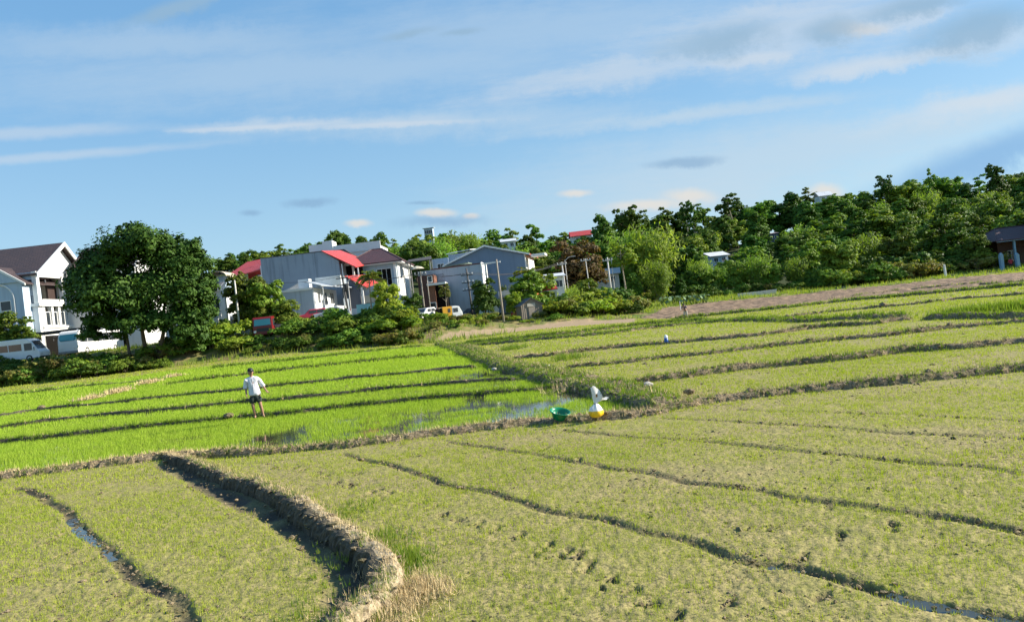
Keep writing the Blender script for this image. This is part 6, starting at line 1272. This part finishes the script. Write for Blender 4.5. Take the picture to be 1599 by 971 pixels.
so2 = {'p': (V3((.03, .05, .78)), (.15, .12)), 'l': (V3((-.06, .04, .66)), .11), 'l2': (V3((-.09, -.07, .40)), .085), 'l3': (V3((-.09, -.0, .16)), .07), 'r': (V3((.12, .04, .66)), .11), 'r2': (V3((.15, -.07, .40)), .085), 'r3': (V3((.15, -.0, .16)), .07)}
soe2 = [('p', 'l'), ('l', 'l2'), ('l2', 'l3'), ('p', 'r'), ('r', 'r2'), ('r2', 'r3')]
g = G(1071, 497); person('stooping farmer in a dark top and pale trousers at the edge of the ploughed strip', g.x, g.y, g.z+.02, R(-15), J2, E2, (sh2, she2), (so2, soe2), None, plain('purple_shirt', (.10, .06, .11), .85, (.5, .45, .45), 3, .35), plain('pale_trousers', (.5, .45, .38), .85), BLK, V3((-.08, -.29, 1.31)), R(-10), R(35))
# person in red at the gate of the porch house
g = P(1578, 408, 117); zg = zat(g.x, 117)
person('small far figure in a red top between the two gate posts', g.x, 117, zg, R(-20), dict(J), list(E), (shirtJ, shirtE), (shortsJ, shortsE), None, plain('red_shirt', (.6, .05, .06), .85), BLK, BLK, V3((-.04, -.035, 1.60)), R(0))
# ================================================================== SKY, SUN, CAMERA
SUN_EL = R(27); SUN_AZ = R(6)     # azimuth: 0 = +X, positive towards +Y
sd = Vector((math.cos(SUN_EL)*math.cos(SUN_AZ), math.cos(SUN_EL)*math.sin(SUN_AZ), math.sin(SUN_EL)))
lt = bpy.data.lights.new('sun', 'SUN'); lt.energy = 5.0; lt.angle = R(.5); lt.color = (1, .93, .80)
so = bpy.data.objects.new('sun', lt); COL.objects.link(so); so.rotation_euler = sd.to_track_quat('Z', 'Y').to_euler()
w = bpy.data.worlds.new('World'); sc.world = w; w.use_nodes = True; nt = w.node_tree
bg = nt.nodes['Background']; sk = nt.nodes.new('ShaderNodeTexSky'); sk.sky_type = 'NISHITA'; sk.sun_disc = False
sk.sun_elevation = SUN_EL; sk.sun_rotation = PI/2-SUN_AZ; sk.air_density = 1.0; sk.dust_density = .4; sk.ozone_density = 1.6
bg.inputs['Strength'].default_value = .1
tcg = nt.nodes.new('ShaderNodeTexCoord').outputs['Generated']
sx = nt.nodes.new('ShaderNodeSeparateXYZ'); L(nt, tcg, sx.inputs[0])
ysafe = math_(nt, 'MAXIMUM', sx.outputs[1], .05)
ca = math_(nt, 'DIVIDE', sx.outputs[0], ysafe); ce = math_(nt, 'DIVIDE', sx.outputs[2], ysafe)
front = ramp(nt, sx.outputs[1], [(.05, 0.), (.2, 1.)]).outputs[0]
cv = nt.nodes.new('ShaderNodeCombineXYZ'); L(nt, ca, cv.inputs[0]); L(nt, ce, cv.inputs[1])
# warp
nz = noise(nt, 7, 5, .6, cv.outputs[0]); nz2 = noise(nt, 17, 9, .72, cv.outputs[0])
mp = nt.nodes.new('ShaderNodeMapping'); mp.inputs['Scale'].default_value = (3.2, 16, 1); mp.inputs['Rotation'].default_value = (0, 0, R(-1)); L(nt, cv.outputs[0], mp.inputs[0])
ns = noise(nt, 1.7, 9, .7, mp.outputs[0])
wx = math_(nt, 'MULTIPLY_ADD', nz.outputs[0], .10, -.05); wy = math_(nt, 'MULTIPLY_ADD', nz2.outputs[0], .05, -.025)
def blob(x, y, hx, hy, rot=0, soft=.6, warp=1., tex=.5, fine=False):
    """soft elongated cloud mask round a sky direction"""
    u, v = uv(x, y); a0, e0 = u/F, -v/F; th = R(rot)
    da = math_(nt, 'SUBTRACT', ca, a0); de = math_(nt, 'SUBTRACT', ce, e0)
    da = math_(nt, 'MULTIPLY_ADD', wx, warp*min(1, hx/90), da); de = math_(nt, 'MULTIPLY_ADD', wy, warp*min(1., hy/22), de)
    p = math_(nt, 'ADD', math_(nt, 'MULTIPLY', da, math.cos(th)*F/hx), math_(nt, 'MULTIPLY', de, math.sin(th)*F/hx))
    q = math_(nt, 'ADD', math_(nt, 'MULTIPLY', da, -math.sin(th)*F/hy), math_(nt, 'MULTIPLY', de, math.cos(th)*F/hy))
    d = math_(nt, 'SQRT', math_(nt, 'ADD', math_(nt, 'MULTIPLY', p, p), math_(nt, 'MULTIPLY', q, q)))
    t = nz2.outputs[0] if fine else ns.outputs[0]
    d = math_(nt, 'MULTIPLY_ADD', math_(nt, 'SUBTRACT', t, .5), -tex*2.4, d)
    mr = nt.nodes.new('ShaderNodeMapRange'); mr.interpolation_type = 'SMOOTHSTEP'; L(nt, d, mr.inputs[0]); mr.inputs[1].default_value = 1+soft*.5; mr.inputs[2].default_value = 1-soft; mr.inputs[3].default_value = 0; mr.inputs[4].default_value = 1
    return mr.outputs[0]
col = mixc(nt, .72, sk.outputs[0], ramp(nt, sx.outputs[2], [(.0, (2.05, 3.2, 4.0)), (.12, (1.75, 3.05, 4.1)), (.32, (1.02, 2.45, 4.15)), (.7, (.7, 1.8, 3.6))]).outputs[0])
def over(c, masks, color, op):
    m_ = None
    for k in masks: m_ = k if m_ is None else math_(nt, 'MAXIMUM', m_, k)
    return mixc(nt, math_(nt, 'MULTIPLY', math_(nt, 'MULTIPLY', m_, op), front), c, color)
WH = (3.0, 3.65, 4.2); WC = (3.7, 3.95, 4.2); GRY = (1.6, 2.5, 3.4); WARM = (4.3, 4.0, 3.6)
# high veil and cirrus streaks
col = over(col, [blob(250, 68, 380, 34, -6, .95, 1, .45), blob(880, 45, 520, 70, -3, .95, 1, .6), blob(700, 190, 380, 26, -4, .9, 1, .6), blob(500, 110, 700, 60, -4, .95, 1, .6)], WH, .42)
col = over(col, [blob(1330, 215, 420, 34, 1.5, .9, 1, .55), blob(1180, 250, 430, 60, 1, .95, 1, .5), blob(1080, 180, 260, 14, 0, .9, 1, .6)], WH, .62)
col = over(col, [blob(40, 208, 230, 11, -4, .8, .5, .35), blob(40, 248, 300, 8, -2, .8, .5, .4), blob(460, 195, 280, 9, -5, .95, 1, .8)], WC, .38)
col = over(col, [blob(1350, 100, 150, 18, 2, .8, 1, .6), blob(1560, 60, 110, 30, 6, .8, 1, .6), blob(1250, 50, 260, 60, 4, .9, 1, .6), blob(1500, 165, 160, 24, 4, .8, 1, .5), blob(1000, 110, 260, 26, 2, .9, 1, .8), blob(1230, 20, 240, 24, 3, .9, 1, .8)], WC, .45)
col = over(col, [blob(1360, 108, 130, 15, 3, .6, 1, .7, True), blob(1470, 82, 60, 10, 3, .6, 1, .6, True), blob(1420, 30, 70, 14, 6, .6, 1, .6, True), blob(1180, 92, 90, 10, 0, .7, 1, .7, True), blob(1560, 150, 120, 12, 4, .7, 1, .7, True), blob(620, 195, 160, 5, -4, .7, 1, .9, True), blob(380, 200, 120, 4, -4, .7, 1, .9, True)], WC, .4)
# low haze of cloud above the horizon
col = over(col, [blob(1050, 315, 320, 32, 0, .9, 1, .5)], WH, .5)
col = over(col, [blob(560, 349, 22, 7, -6, .7, 1, .3, True), blob(680, 332, 32, 8, -6, .7, 1, .3, True), blob(735, 338, 14, 5, -6, .7, 1, .3, True), blob(900, 302, 26, 6, -6, .8, 1, .3, True), blob(1075, 308, 46, 12, -6, .8, 1, .3, True), blob(1290, 300, 30, 14, -6, .8, 1, .3, True), blob(1330, 45, 45, 12, -6, .8, 1, .4, True), blob(1010, 320, 60, 9, -4, .8, 1, .4, True)], WARM, .75)
# grey shaded cloud bodies
col = over(col, [blob(270, 14, 90, 14, 10, .8, 1, .5, True), blob(640, 53, 45, 7, 4, .9, 1, .4, True), blob(720, 50, 32, 6, 0, .9, 1, .4, True), blob(1130, 62, 100, 26, 3, .9, 1, .5, True), blob(1300, 48, 60, 24, 2, .8, 1, .5, True), blob(1520, 48, 110, 34, 8, .7, 1, .5, True), blob(1420, 12, 90, 18, 4, .8, 1, .5, True)], GRY, .8)
col = over(col, [blob(483, 316, 42, 8, -3, .7, 1, .3, True), blob(1068, 254, 66, 9, -2, .7, 1, .35, True), blob(390, 333, 18, 5, -6, .8, 1, .3, True), blob(660, 317, 30, 3, -4, .9, 1, .3, True), blob(690, 346, 70, 10, -6, .95, 1, .3, True)], (1.3, 2.2, 3.3), .65)
col = over(col, [blob(1540, 250, 230, 36, 14, .8, 1, .4, True)], (1.15, 2.3, 3.9), .75)
L(nt, col, bg.inputs['Color'])
w.cycles.sampling_method = 'MANUAL'; w.cycles.sample_map_resolution = 512
cam = bpy.data.cameras.new('camera'); co = bpy.data.objects.new('camera', cam); COL.objects.link(co); sc.camera = co
cam.sensor_width = 36; cam.lens = 36*F/1599; cam.clip_end = 20000; cam.clip_start = .05
cx = Vector((CR, 0, -SR)); cy = Vector((SR, 0, CR)); cz = Vector((0, -1, 0))
M = Matrix((cx, cy, cz)).transposed().to_4x4(); M.translation = (0, 0, HC); co.matrix_world = M
sc.view_settings.view_transform = 'Standard'; sc.view_settings.look = 'None'; sc.view_settings.exposure = 0.95; sc.view_settings.gamma = 1
sc.render.engine = 'CYCLES'; sc.cycles.max_bounces = 6; sc.cycles.diffuse_bounces = 3; sc.cycles.transmission_bounces = 3; sc.cycles.transparent_max_bounces = 4; sc.cycles.caustics_reflective = False; sc.cycles.caustics_refractive = False
sc.cycles.use_adaptive_sampling = True; sc.cycles.adaptive_threshold = .02
